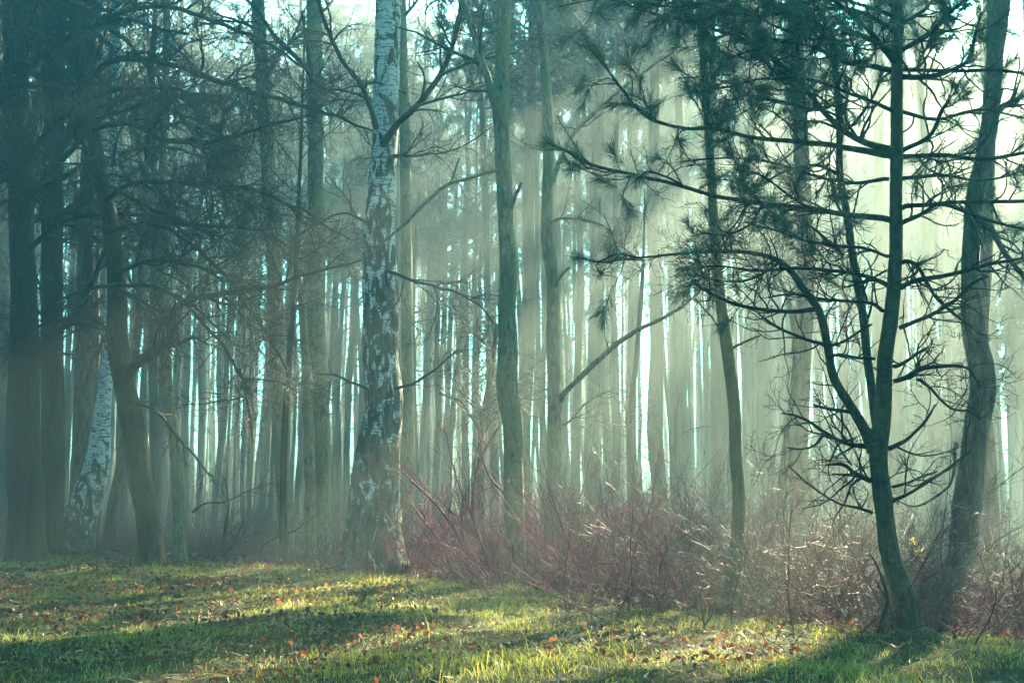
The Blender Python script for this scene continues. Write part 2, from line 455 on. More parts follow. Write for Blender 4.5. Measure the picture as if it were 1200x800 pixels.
# ------------------------------------------------------------------ hero trunks
def trunk_mesh(mb, tr, rings=130, k=28, amp=0.1, flare=0.0, down=0.3, top=None, seed=0, fine=14.0, top_r=0.3):
    tr = np.asarray(tr, float)
    # below ground
    b = tr[0].copy(); d = unit((tr[0] - tr[1])[:3]); b[:3] += d * down; b[3] *= 1 + 0.1 * (flare > 0)
    P = [b, *tr]
    if top is not None:                     # carry on above the frame
        d = unit((tr[-1] - tr[-2])[:3]); q = tr[-1].copy(); r0 = q[3]; H = top - q[2]
        for i in range(1, 5):
            d = unit(d + np.array([0, 0, 0.35])); q = q.copy(); q[:3] = q[:3] + d * H / 4; q[3] = r0 * (1 - (1 - top_r) * i / 4); P.append(q)
    C = catmull(np.array(P), rings)
    p, r = C[:, :3], C[:, 3].copy()
    if flare:
        hh = np.maximum(p[:, 2] - tr[0][2], 0); r *= 1 + flare * np.exp(-hh / 0.22)
    T = unit(np.gradient(p, axis=0)); a = np.array([1.0, 0, 0]); A = []
    for t in T:
        a = a - (a @ t) * t; a = a / np.linalg.norm(a); A.append(a)
    A = np.array(A); B = np.cross(T, A); th = np.linspace(0, 2 * np.pi, k, endpoint=False)
    N = A[:, None] * np.cos(th)[:, None] + B[:, None] * np.sin(th)[:, None]
    sc = 1 / max(r.max(), 0.02)
    base = p[:, None] + N * r[:, None, None]
    q = base.copy(); q[..., 2] *= 0.3
    nz = fbm(q * fine * 0.35, seed, 2) * 0.5 + np.abs(fbm(q * fine, seed + 5, 3)) * 0.7 - 0.3 + 0.5 * fbm(q * sc * 0.25, seed + 9, 2)
    V = p[:, None] + N * (r[:, None] * (1 + amp * nz))[..., None]
    if flare:                               # root buttresses
        hh = np.exp(-np.maximum(p[:, 2] - tr[0][2], 0) / 0.16)
        lobe = np.cos(th * 5 + seed) * 0.5 + np.cos(th * 3 + seed * 2) * 0.5
        V = V + N * (r[:, None] * flare * 0.55 * hh[:, None] * lobe)[..., None]
    idx = np.arange(rings * k).reshape(rings, k) + mb.n
    mb.V.append(V.reshape(-1, 3)); mb.n += rings * k
    nx = np.roll(idx, -1, 1)
    mb.Q.append(np.stack([idx[:-1], nx[:-1], nx[1:], idx[1:]], -1).reshape(-1, 4))
    return C

def limb_tubes(mb, tr, n=26, k=8, jit=0.0, seed=0):
    C = catmull(tr, n)
    if jit:
        C[1:, :3] += fbm(C[1:, :3] * 4 + seed, seed, 2)[:, None] * jit * np.array([0.3, 1, 1])
    mb.tubes(C[:, :3], C[:, 3], k); return C[None, :, :3], C[None, :, 3]

def add_twigs(rng, mb, P, Rr, levels, rmin=0.0024):
    """levels: list of dicts for grow(); returns all tip positions and directions of the last level"""
    for lv in levels:
        lv = dict(lv); k = lv.pop('k', 4)
        P, Rr = grow(rng, P, Rr, rmin=rmin, **lv); mb.tubes(P, Rr, k)
    return P, Rr

def origin_of(tr):
    x, y = tr[0][0], tr[0][1]; return np.array([x, y, float(ground_z(x, y))])

BARE_LV = [dict(m=9, t0=0.12, t1=0.97, ang=0.95, L=0.9, n=6, wander=0.14, up=0.02, k=4),
           dict(m=6, t0=0.15, t1=1.0, ang=0.85, L=0.42, n=5, wander=0.16, up=0.02, k=3),
           dict(m=3, t0=0.2, t1=1.0, ang=0.8, L=0.2, n=4, wander=0.15, up=0.0, k=3)]

def bare_tree(name, label, cat, tr, mat, limbs=(), top=14.0, amp=0.11, flare=0.15, seed=1, k=28, rings=140, crown=(10, 2.6), fine=14.0,
              lv=BARE_LV, low=None, twigmat=None, group=None, limbmat=None, limb_k=8):
    rg = np.random.default_rng(seed); o = origin_of(tr); t = thing(name, label, cat, o, group)
    mb = MB(); C = trunk_mesh(mb, tr, rings, k, amp, flare, top=top, seed=seed, fine=fine)
    mb.build('trunk', mat, t, o)
    for lt in limbs:
        b = MB(); P, Rr = limb_tubes(b, lt['tr'], lt.get('n', 26), limb_k, lt.get('jit', 0.03), seed + len(lt['tr']))
        ob = b.build('branch', limbmat or mat, t, o)
        ll = lt.get('lv', lv)
        if ll:
            tb = MB(); add_twigs(rg, tb, P, Rr, ll); tb.build('twigs', twigmat or M_twig, ob, o)
    # own crown of bare limbs, mostly above the picture
    if crown:
        nb, L = crown; cb = MB()
        CP_ = C[None, :, :3]; CR = C[None, :, 3]
        zz = C[:, 2]; t0 = float(np.interp(low if low is not None else 6.0, zz, np.linspace(0, 1, len(zz))))
        P, Rr = grow(rg, CP_, CR, m=nb, t0=t0, t1=0.98, ang=1.0, L=L, n=9, wander=0.10, up=0.05, rr=0.4, fall=0.3)
        cb.tubes(P, Rr, 5)
        add_twigs(rg, cb, P, Rr, lv)
        cb.build('crown', twigmat or M_twig, t, o)
    return t

# ---- the large birch
Yb = 13.6
birch_tr = trace([(438, 673, 72), (437, 640, 66), (437, 600, 61), (440, 560, 55), (442, 530, 51), (449, 484, 46), (447, 417, 42), (445, 332, 40), (445, 265, 37), (447, 219, 34), (451, 169, 30), (452, 101, 30), (454, 34, 31), (455, 0, 31)], Yb)
LVB = [dict(m=10, t0=0.12, t1=0.98, ang=0.8, L=0.85, n=7, wander=0.13, up=-0.02, k=4), dict(m=6, t0=0.15, t1=1, ang=0.8, L=0.4, n=5, wander=0.15, up=-0.03, k=3), dict(m=2, t0=0.2, t1=1, ang=0.8, L=0.2, n=4, wander=0.15, k=3)]
def lim(pts, Y0, Y1=None, **kw): return dict(tr=trace(pts, Y0, Y1), **kw)
bare_tree('birch_tree', 'big old birch with flaking white patches over dark fissured bark, flared at its foot', 'tree', birch_tr, M_birch,
    [lim([(449, 170, 10), (464, 148, 8), (488, 125, 7), (515, 89, 6.5), (528, 61, 6), (537, 27, 6), (543, -10, 5.5), (556, -60, 5)], Yb - .2, 12.6, lv=LVB),
     lim([(515, 89, 4), (535, 80, 3.2), (552, 71, 3), (589, 61, 2.6), (600, 40, 2)], 12.9, 12.5, lv=LVB),
     lim([(488, 125, 3.4), (520, 116, 3), (560, 104, 2.4), (600, 78, 1.8)], 13.1, 12.6, lv=LVB),
     lim([(441, 150, 8), (437, 132, 7), (420, 95, 6), (400, 67, 5.5), (386, 38, 5), (372, 0, 4.5), (362, -50, 4)], Yb - .2, 12.7, lv=LVB),
     lim([(455, 318, 4), (467, 324, 3.6), (511, 336, 3), (548, 348, 2.6), (582, 381, 1.8)], Yb - .2, 12.9, lv=LVB),
     lim([(464, 456, 4), (478, 452, 3.2), (508, 434, 2.6), (538, 408, 1.6)], Yb - .2, 13, lv=LVB[1:]),
     lim([(430, 455, 4), (415, 450, 3.2), (396, 440, 2.6), (370, 436, 1.6)], Yb - .2, 13, lv=LVB[1:]),
     lim([(432, 260, 4), (410, 250, 3.2), (370, 262, 2.4), (330, 290, 1.6)], Yb - .2, 12.9, lv=LVB),
     lim([(455, 185, 4), (490, 182, 3), (540, 172, 2.2), (575, 150, 1.6)], Yb - .2, 13, lv=LVB)],
    limbmat=M_twig, top=17, amp=0.14, flare=0.3, seed=4, k=64, rings=420, fine=16, crown=(16, 3.2), low=6.5, lv=LVB)

# ---- slim trees in the middle
treeA = trace([(604, 692, 27), (604, 665, 25), (602, 580, 24), (601.5, 535, 22), (601, 501, 23), (594, 454, 25), (595, 410, 23), (594, 366, 20), (596, 316, 20), (593, 265, 18), (592, 236, 19), (589, 169, 18), (587, 118, 20), (589, 67, 17), (592, 0, 17)], 11.9)
bare_tree('slim_tree', 'slim pale trunk forked above, standing straight in the thicket right of the big birch', 'tree', treeA, M_grey,
    [lim([(584, 130, 12), (575, 105, 10), (565, 78, 9), (555, 40, 8), (545, 8, 8), (534, -40, 7)], 11.9, 12.2),
     lim([(585, 200, 4.5), (560, 207, 4), (528, 213, 4), (505, 232, 4), (480, 256, 3.5), (430, 300, 2)], 11.85, 11.4, lv=[]),
     lim([(529, 212, 3), (533, 200, 2.6), (538, 186, 2)], 11.6, 11.5, lv=[]),
     lim([(599, 243, 5), (606, 225, 4), (612, 213, 3)], 11.8, 11.7, lv=[])],
    top=13, amp=0.11, seed=7, k=32, rings=220, crown=(5, 2.0))
treeB = trace([(651, 684, 21), (651, 631, 20), (651, 564, 18), (650, 535, 18), (650, 467, 16), (648, 400, 16), (648, 332, 15), (641, 265, 15), (641, 253, 14), (643, 186, 13), (640, 101, 12), (635, 34, 10), (634, 0, 10)], 14.2)
bare_tree('slim_tree', 'slim greenish trunk with one long bare limb rising to the right at mid height', 'tree', treeB, M_grey,
    [lim([(655, 470, 9), (660, 462, 7), (687, 434, 6.5), (717, 407, 6), (754, 383, 5), (791, 365, 4), (830, 330, 2.5)], 14.2, 13.6, lv=BARE_LV[1:]),
     lim([(648, 212, 7), (652, 200, 6), (661, 175, 5), (670, 160, 5), (690, 138, 4.5), (740, 95, 4), (790, 60, 3)], 14.2, 14.6, lv=BARE_LV[1:]),
     lim([(651, 335, 4), (658, 322, 3.4), (668, 312, 3)], 14.1, 13.9, lv=[]),
     lim([(655, 500, 4), (668, 492, 3), (690, 468, 2.6), (720, 455, 2)], 14.1, 13.6, lv=BARE_LV[1:]),
     lim([(644, 262, 5), (660, 255, 3.6), (690, 258, 3), (715, 270, 2)], 14.1, 13.4, lv=BARE_LV[1:])],
    top=15, amp=0.1, seed=9, k=28, rings=200, crown=(5, 2.0))
treeC = trace([(855, 714, 23), (857, 695, 20), (862, 660, 17), (864, 631, 16), (866, 580, 15), (862, 530, 15), (861, 484, 15), (851, 400, 14), (844, 349, 12.5), (837, 265, 11), (835, 236, 10.5), (830, 152, 10), (824, 67, 9), (820, 0, 8.5)], 9.2)
bare_tree('slim_tree', 'slender mossy trunk leaning slightly at the edge of the sunlit grass', 'tree', treeC, M_mossy,
    [lim([(856, 408, 4), (870, 403, 3.4), (892, 396, 2)], 9.2, 9.0, lv=[]),
     lim([(850, 392, 3), (838, 376, 2.6), (815, 350, 2)], 9.2, 9.5, lv=BARE_LV[1:])],
    top=12, amp=0.11, seed=11, k=28, rings=200, crown=(4, 1.4), low=5.5)

# stump-like broad trunk in the sun haze and its two thin companions
treeD = trace([(943, 728, 38), (943, 700, 36), (941, 640, 33), (940, 580, 29), (934, 530, 27), (937, 467, 24), (941, 400, 21), (944, 332, 20), (943, 265, 19), (938, 150, 18), (934, 60, 17), (930, 0, 17)], 13.0)
bare_tree('shaggy_tree', 'broad pale hazy trunk with flared foot glowing behind the bent mossy pine', 'tree', treeD, M_brown, [], top=16, amp=0.11, flare=0.12, seed=15, k=32, rings=180, crown=(5, 2.0))
treeE = trace([(905, 724, 14), (908, 690, 12), (914, 620, 11), (917, 560, 11), (923, 510, 9), (933, 440, 8.5), (932, 400, 8), (926, 360, 7), (915, 330, 5), (895, 300, 4)], 11.4)
bare_tree('thin_tree', 'thin young trunk with wet glinting twigs just left of the broad hazy trunk', 'tree', treeE, M_grey,
    [lim([(932, 405, 5), (940, 385, 4), (952, 372, 3), (985, 362, 2)], 11.4, 11.2, lv=BARE_LV[1:])], top=None, amp=0.1, seed=16, k=20, rings=120, crown=(7, 0.8), low=2.4)

# bent tree on the right and the ones behind it
treeF = trace([(1104, 738, 40), (1112, 700, 36), (1124, 665, 34), (1132, 597, 34), (1140, 540, 29), (1144, 501, 28), (1153, 456, 30), (1151, 430, 29), (1142, 393, 26), (1137, 332, 21), (1139, 265, 20), (1141, 236, 20), (1149, 202, 21), (1161, 135, 20), (1166, 67, 20), (1175, 0, 20)], 9.6)
LVF = [dict(m=12, t0=0.1, t1=0.98, ang=0.85, L=0.4, n=5, wander=0.25, up=-0.02, k=4), dict(m=5, t0=0.2, t1=1, ang=0.85, L=0.14, n=4, wander=0.25, k=3)]
bare_tree('crooked_tree', 'dark trunk with a bulging elbow at mid height, leaning right', 'tree', treeF, M_brown,
    [lim([(1146, 250, 9), (1158, 262, 8), (1180, 300, 6), (1205, 330, 5)], 9.5, 9.2, lv=LVF),
     lim([(1170, 130, 7), (1190, 118, 6), (1215, 105, 5)], 9.5, 9.3, lv=LVF),
     lim([(1120, 520, 4), (1112, 568, 3), (1060, 590, 2.4), (1035, 580, 1.6)], 9.7, 10.3, lv=[])],
    top=13, amp=0.1, seed=18, k=32, rings=200, crown=(6, 1.8), low=5.5)
treeG = trace([(1160, 700, 22), (1163, 660, 20), (1162, 597, 18), (1158, 530, 17), (1152, 470, 16), (1150, 400, 15), (1156, 300, 14), (1160, 150, 13), (1163, 0, 12)], 11.6)
bare_tree('slim_tree', 'straight brown trunk half hidden behind the elbowed tree', 'tree', treeG, M_brown, [], top=13, amp=0.1, seed=19, rings=120, k=20, crown=(8, 2))

# ---- the shaded trees on the left
LEFT_LV = [dict(m=17, t0=0.1, t1=0.98, ang=0.85, L=1.1, n=7, wander=0.15, up=-0.01, k=4),
           dict(m=11, t0=0.12, t1=1.0, ang=0.85, L=0.5, n=5, wander=0.17, up=0.0, k=3),
           dict(m=5, t0=0.15, t1=1.0, ang=0.8, L=0.24, n=4, wander=0.18, up=0.0, k=3)]
treeL = trace([(179, 664, 33), (177, 640, 30), (172, 597, 28), (164, 560, 28), (159, 518, 29), (152, 480, 28), (145, 450, 25), (138, 400, 25), (137, 332, 22), (130, 265, 20), (119, 210, 18), (108, 150, 16), (95, 80, 14), (85, 0, 13)], 15.6)
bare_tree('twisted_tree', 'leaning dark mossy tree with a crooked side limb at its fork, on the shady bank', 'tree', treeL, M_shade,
    [lim([(144, 446, 18), (155, 430, 14), (169, 420, 13), (192, 404, 13), (203, 394, 12), (200, 378, 10), (205, 362, 9), (221, 352, 7), (263, 344, 6), (294, 338, 5), (324, 334, 5), (354, 322, 4), (400, 312, 3), (436, 300, 2)], 15.5, 14, lv=LEFT_LV, n=60),
     lim([(60, 355, 3), (84, 346, 4), (111, 336, 4.5), (145, 334, 5), (182, 334, 5), (209, 349, 4.6), (236, 376, 4.4), (270, 417, 4), (287, 447, 3.6), (293, 490, 3), (297, 518, 2)], 14.8, 13.6, lv=LEFT_LV, n=50),
     lim([(124, 235, 7), (145, 219, 6), (162, 214, 6), (229, 214, 5.5), (287, 221, 5), (327, 233, 4.5), (380, 262, 3), (410, 280, 2)], 15.4, 13.8, lv=LEFT_LV, n=50),
     lim([(108, 150, 8), (145, 145, 7), (189, 162, 6.5), (236, 167, 6.5), (287, 155, 5), (338, 141, 4), (380, 130, 2.6)], 15.4, 14, lv=LEFT_LV, n=50),
     lim([(98, 95, 8), (135, 71, 7), (189, 73, 6.5), (236, 88, 6.5), (270, 101, 6), (321, 115, 5.5), (400, 138, 4), (450, 160, 2)], 15.4, 13.8, lv=LEFT_LV, n=50),
     lim([(112, 185, 6), (81, 202, 5), (40, 222, 5), (0, 240, 4), (-40, 262, 3)], 15.4, 14.4, lv=LEFT_LV, n=40),
     lim([(90, 40, 7), (130, 20, 6), (190, 8, 5.5), (250, 25, 5), (330, 60, 3.5), (390, 110, 2)], 15.4, 14, lv=LEFT_LV, n=50),
     lim([(130, 270, 6), (165, 262, 5), (215, 280, 4.4), (260, 320, 4), (300, 372, 3), (340, 440, 2)], 15.4, 14.2, lv=LEFT_LV, n=50),
     lim([(139, 400, 5), (120, 380, 4.4), (80, 372, 4), (40, 385, 3), (0, 410, 2)], 15.4, 14.4, lv=LEFT_LV, n=40),
     lim([(84, 0, 6), (150, 50, 5), (210, 130, 4.4), (250, 200, 3.6), (280, 280, 2.4)], 15.3, 13.6, lv=LEFT_LV, n=40),
     lim([(100, 120, 6), (60, 100, 5), (10, 110, 4), (-40, 130, 3)], 15.3, 14.2, lv=LEFT_LV, n=40),
     lim([(120, 215, 5), (170, 240, 4.6), (230, 262, 4), (300, 270, 3.2), (360, 300, 2)], 15.3, 13.8, lv=LEFT_LV, n=40),
     lim([(136, 320, 5), (180, 305, 4.4), (240, 318, 3.6), (290, 350, 2.6), (320, 400, 2)], 15.3, 14.2, lv=LEFT_LV, n=40),
     lim([(88, 10, 6), (60, -20, 5), (10, 10, 4), (-30, 60, 3)], 15.3, 14.2, lv=LEFT_LV, n=40),
     lim([(150, 470, 4), (180, 480, 3.6), (215, 520, 3), (250, 560, 2)], 15.5, 14.8, lv=LEFT_LV[1:], n=30)],
    top=14, amp=0.09, flare=0.12, seed=23, k=36, rings=260, crown=(14, 3.2), low=5.0, lv=LEFT_LV)
treeM = trace([(30, 660, 46), (30, 630, 43), (30, 597, 41), (28, 540, 38), (27, 467, 36), (29, 400, 32), (25, 265, 28), (20, 100, 26), (14, 0, 25)], 17.2)
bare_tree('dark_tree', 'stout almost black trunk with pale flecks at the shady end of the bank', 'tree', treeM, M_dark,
    [lim([(36, 420, 12), (60, 395, 10), (84, 372, 9), (100, 350, 7), (120, 300, 5), (150, 240, 3)], 17, 16, lv=LEFT_LV, n=40),
     lim([(24, 200, 8), (60, 150, 7), (120, 110, 6), (200, 105, 4), (270, 130, 2.5)], 17, 15.4, lv=LEFT_LV, n=40),
     lim([(20, 90, 8), (70, 50, 7), (130, 25, 5), (220, 40, 3)], 17, 15.6, lv=LEFT_LV, n=40),
     lim([(26, 300, 7), (70, 262, 6), (140, 250, 5), (210, 262, 3.5), (280, 290, 2)], 17, 15.6, lv=LEFT_LV, n=40)],
    top=15, amp=0.1, flare=0.12, seed=25, k=40, rings=240, crown=(14, 3.4), low=4.5, lv=LEFT_LV)
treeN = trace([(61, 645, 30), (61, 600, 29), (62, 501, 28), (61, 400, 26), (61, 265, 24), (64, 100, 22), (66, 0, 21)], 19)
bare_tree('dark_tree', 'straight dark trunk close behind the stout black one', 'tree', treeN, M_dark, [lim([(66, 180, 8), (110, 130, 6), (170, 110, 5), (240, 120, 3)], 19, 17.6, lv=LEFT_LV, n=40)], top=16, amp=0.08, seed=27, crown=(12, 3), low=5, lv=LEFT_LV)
treeO = trace([(93, 640, 27), (94, 600, 26), (97, 520, 24), (99, 440, 22), (100, 330, 20), (104, 200, 19), (106, 0, 17)], 20.5)
bare_tree('dark_tree', 'straight grey trunk between the dark trees and the leaning white birch', 'tree', treeO, M_brown, [lim([(104, 210, 7), (140, 180, 6), (210, 176, 4), (270, 200, 2.4)], 20.5, 19, lv=LEFT_LV, n=40)], top=16, amp=0.11, seed=28, crown=(12, 3), low=5, lv=LEFT_LV)
treeP = trace([(86, 648, 46), (91, 614, 43), (103, 580, 36), (111, 557, 32), (116, 525, 26), (120, 484, 19), (125, 440, 15), (128, 380, 13), (131, 300, 12), (134, 150, 11), (136, 0, 10)], 19.6)
bare_tree('birch_tree', 'leaning birch with bright white and black bark among the shaded trees', 'tree', treeP, M_birch2, [], top=14, amp=0.1, flare=0.1, seed=30, k=36, rings=240, crown=(10, 2.4), low=5, lv=LVB)
treeQ = trace([(126, 645, 14), (133, 590, 13), (142, 540, 11), (150, 480, 10), (160, 400, 9), (166, 300, 8)], 21)
bare_tree('thin_tree', 'thin sloping stem behind the leaning mossy tree', 'tree', treeQ, M_brown, [], top=9, amp=0.1, seed=31, rings=100, k=16, crown=(10, 1.6), low=4, lv=LVB)
treeR = trace([(212, 662, 17), (210, 630, 15), (208, 564, 13), (203, 510, 12), (198, 467, 11), (194, 400, 10), (190, 300, 9), (192, 150, 8), (196, 0, 8)], 16.8)
bare_tree('slim_tree', 'thin pale brown trunk just right of the leaning mossy tree', 'tree', treeR, M_grey,
   [lim([(206, 545, 5), (200, 515, 5), (193, 470, 4), (186, 430, 3)], 16.8, 17.2, lv=BARE_LV[1:])], top=12, amp=0.1, seed=33, rings=140, k=20, crown=(8, 2))
treeS = trace([(377, 668, 24), (378, 640, 22), (378, 597, 20), (378, 518, 20), (373, 454, 22), (371, 400, 21), (371, 330, 20), (371, 265, 19), (369, 130, 18), (368, 0, 17)], 17.6)
bare_tree('hazy_tree', 'misty pale brown trunk with a narrow twin stem left of the big birch', 'tree', treeS, M_grey,  # pale bark puts the sunbeam's light into the colour of the hazy trees
   [lim([(364, 672, 15), (364, 620, 14), (362, 501, 13), (358, 400, 10), (350, 330, 7), (340, 270, 4)], 17.4, 17.2, lv=[], n=40)], top=15, amp=0.1, seed=35, rings=160, k=24, crown=(10, 2.4))
treeT = trace([(332, 672, 11), (332, 597, 11), (328, 520, 17, 19.0), (326, 467, 18, 19.0), (324, 366, 18), (318, 265, 17), (308, 100, 16), (302, 0, 15)], 19.0)
treeT = trace([(335, 652, 22), (334, 597, 19), (328, 520, 18), (326, 467, 18), (324, 366, 18), (318, 265, 17), (308, 100, 16), (302, 0, 15)], 19.4)
bare_tree('hazy_tree', 'tall misty trunk standing behind a thin dark pole', 'tree', treeT, M_grey, [], top=15, amp=0.1, seed=36, rings=140, k=22, crown=(10, 2.4))
treeU = trace([(332, 674, 11), (332, 597, 9), (333, 520, 8), (338, 430, 7), (346, 330, 6), (350, 240, 5)], 15.6)
bare_tree('thin_tree', 'thin dark pole in front of a tall misty trunk', 'tree', treeU, M_dark, [], top=7, amp=0.05, seed=37, rings=90, k=14, crown=(8, 1.2), low=3.5, lv=LVB)
treeV = trace([(479, 660, 17), (479, 530, 15), (477, 400, 14), (476, 265, 13), (474, 130, 12), (470, 0, 11)], 19)
bare_tree('hazy_tree', 'misty grey trunk peeping out behind the right side of the big birch', 'tree', treeV, M_grey, [], top=15, amp=0.05, seed=38, rings=100, k=20, crown=(10, 2.4))
treeW = trace([(565, 640, 8), (563, 560, 8), (566, 490, 7), (575, 440, 6.5), (583, 380, 5)], 16)
bare_tree('thin_tree', 'thin bent stem with forking side twigs close left of the forked slim trunk', 'tree', treeW, M_twig,
   [lim([(564, 505, 5), (556, 490, 4), (540, 472, 3.4), (515, 460, 2.4)], 16, 15.8, lv=BARE_LV[1:])], top=None, amp=0.05, seed=39, rings=80, k=12, crown=(9, 1.0), low=1.5, lv=LVB)
treeX = trace([(770, 640, 7), (742, 560, 7), (738, 500, 6.5), (746, 420, 6), (752, 340, 5)], 17)
bare_tree('thin_tree', 'thin dark leaning sapling in the misty middle of the wood', 'tree', treeX, M_twig, [], top=5, amp=0.05, seed=40, rings=80, k=12, crown=(5, 0.8), low=1.5, lv=LVB)

# dead sapling twig in the grass and the thin one beside the pine
def small_plant(name, label, cat, stems, mat, lv=None, seed=1, group=None):
    rg = np.random.default_rng(seed); o = origin_of(stems[0]); t = thing(name, label, cat, o, group)
    for st in stems:
        b = MB(); st = np.array(st)
        P, Rr = limb_tubes(b, st, 16, 6, 0.01, seed)
        if lv: add_twigs(rg, b, P, Rr, lv)
        b.build('stem', mat, t, o)
    return t
small_plant('dry_sapling', 'forked bare twig sticking up out of the sunlit grass', 'sapling',
    [trace([(826, 737, 2.6), (822, 715, 2.2), (820, 700, 1.8), (823, 686, 1.2)], 7.9), trace([(826, 733, 2), (833, 722, 1.6), (838, 706, 1)], 7.9), trace([(824, 727, 2), (812, 720, 1.4), (804, 722, 1)], 7.9)], M_twig, None, 3)
small_plant('dry_sapling', 'thin bare sapling at the foot of the bent pine', 'sapling',
    [trace([(1031, 742, 8), (1036, 722, 7), (1040, 700, 4.5), (1035, 680, 3), (1028, 662, 2.4), (1020, 648, 1.6)], 7.5), trace([(1040, 702, 3), (1033, 690, 2), (1026, 678, 1.2)], 7.5)], M_dark, None, 5)

def px_stem(pts, Y, w=4.0):
    return trace([(*p, w * (1 - 0.75 * i / (len(pts) - 1))) for i, p in enumerate(pts)], Y)
STEM_LV = [dict(m=9, t0=0.25, t1=0.98, ang=0.6, L=0.5, n=6, wander=0.12, up=0.05, k=3), dict(m=3, t0=0.2, t1=1, ang=0.6, L=0.18, n=4, wander=0.12, up=0.02, k=3)]
small_plant('red_shrub', 'tall crimson shrub with long stems leaning left towards the big birch', 'shrub',
    [px_stem(p, 12.2, w_) for p, w_ in (([(577, 690), (545, 640), (515, 595), (485, 565), (468, 548)], 5), ([(580, 690), (560, 625), (535, 560), (520, 500)], 4),
     ([(640, 690), (622, 625), (598, 585), (575, 560), (560, 500)], 6), ([(590, 690), (555, 610), (560, 545), (590, 490)], 4), ([(535, 690), (520, 640), (490, 600), (478, 585)], 3),
     ([(560, 690), (545, 640), (540, 600), (552, 560)], 3.4))], M_red, STEM_LV, 61)
small_plant('red_shrub', 'crimson shrub with dark arching stems bowing to the right behind the slender mossy trunk', 'shrub',
    [px_stem(p, 10.6, w_) for p, w_ in (([(770, 705), (740, 680), (722, 655), (718, 620), (708, 590)], 5), ([(640, 690), (655, 672), (690, 660), (730, 660), (775, 675), (805, 690)], 4),
     ([(690, 695), (668, 640), (650, 590), (640, 560)], 4), ([(720, 700), (735, 640), (760, 600), (768, 560)], 4), ([(800, 708), (775, 650), (745, 610), (735, 585)], 3.4))], M_red, STEM_LV, 62)
rg_ = np.random.default_rng(63)
small_plant('brown_shrub', 'dark twiggy shrub with a bent side stem left of the misty twin trunk', 'shrub',
    [px_stem(p, 16.5, w_) for p, w_ in (([(262, 662), (262, 630), (268, 590), (264, 560)], 4), ([(264, 648), (275, 635), (282, 615)], 3), ([(306, 668), (308, 640), (325, 628), (345, 622), (358, 612)], 4), ([(225, 600), (240, 590), (262, 588), (290, 575), (320, 565)], 3))], M_dark, STEM_LV, 64)

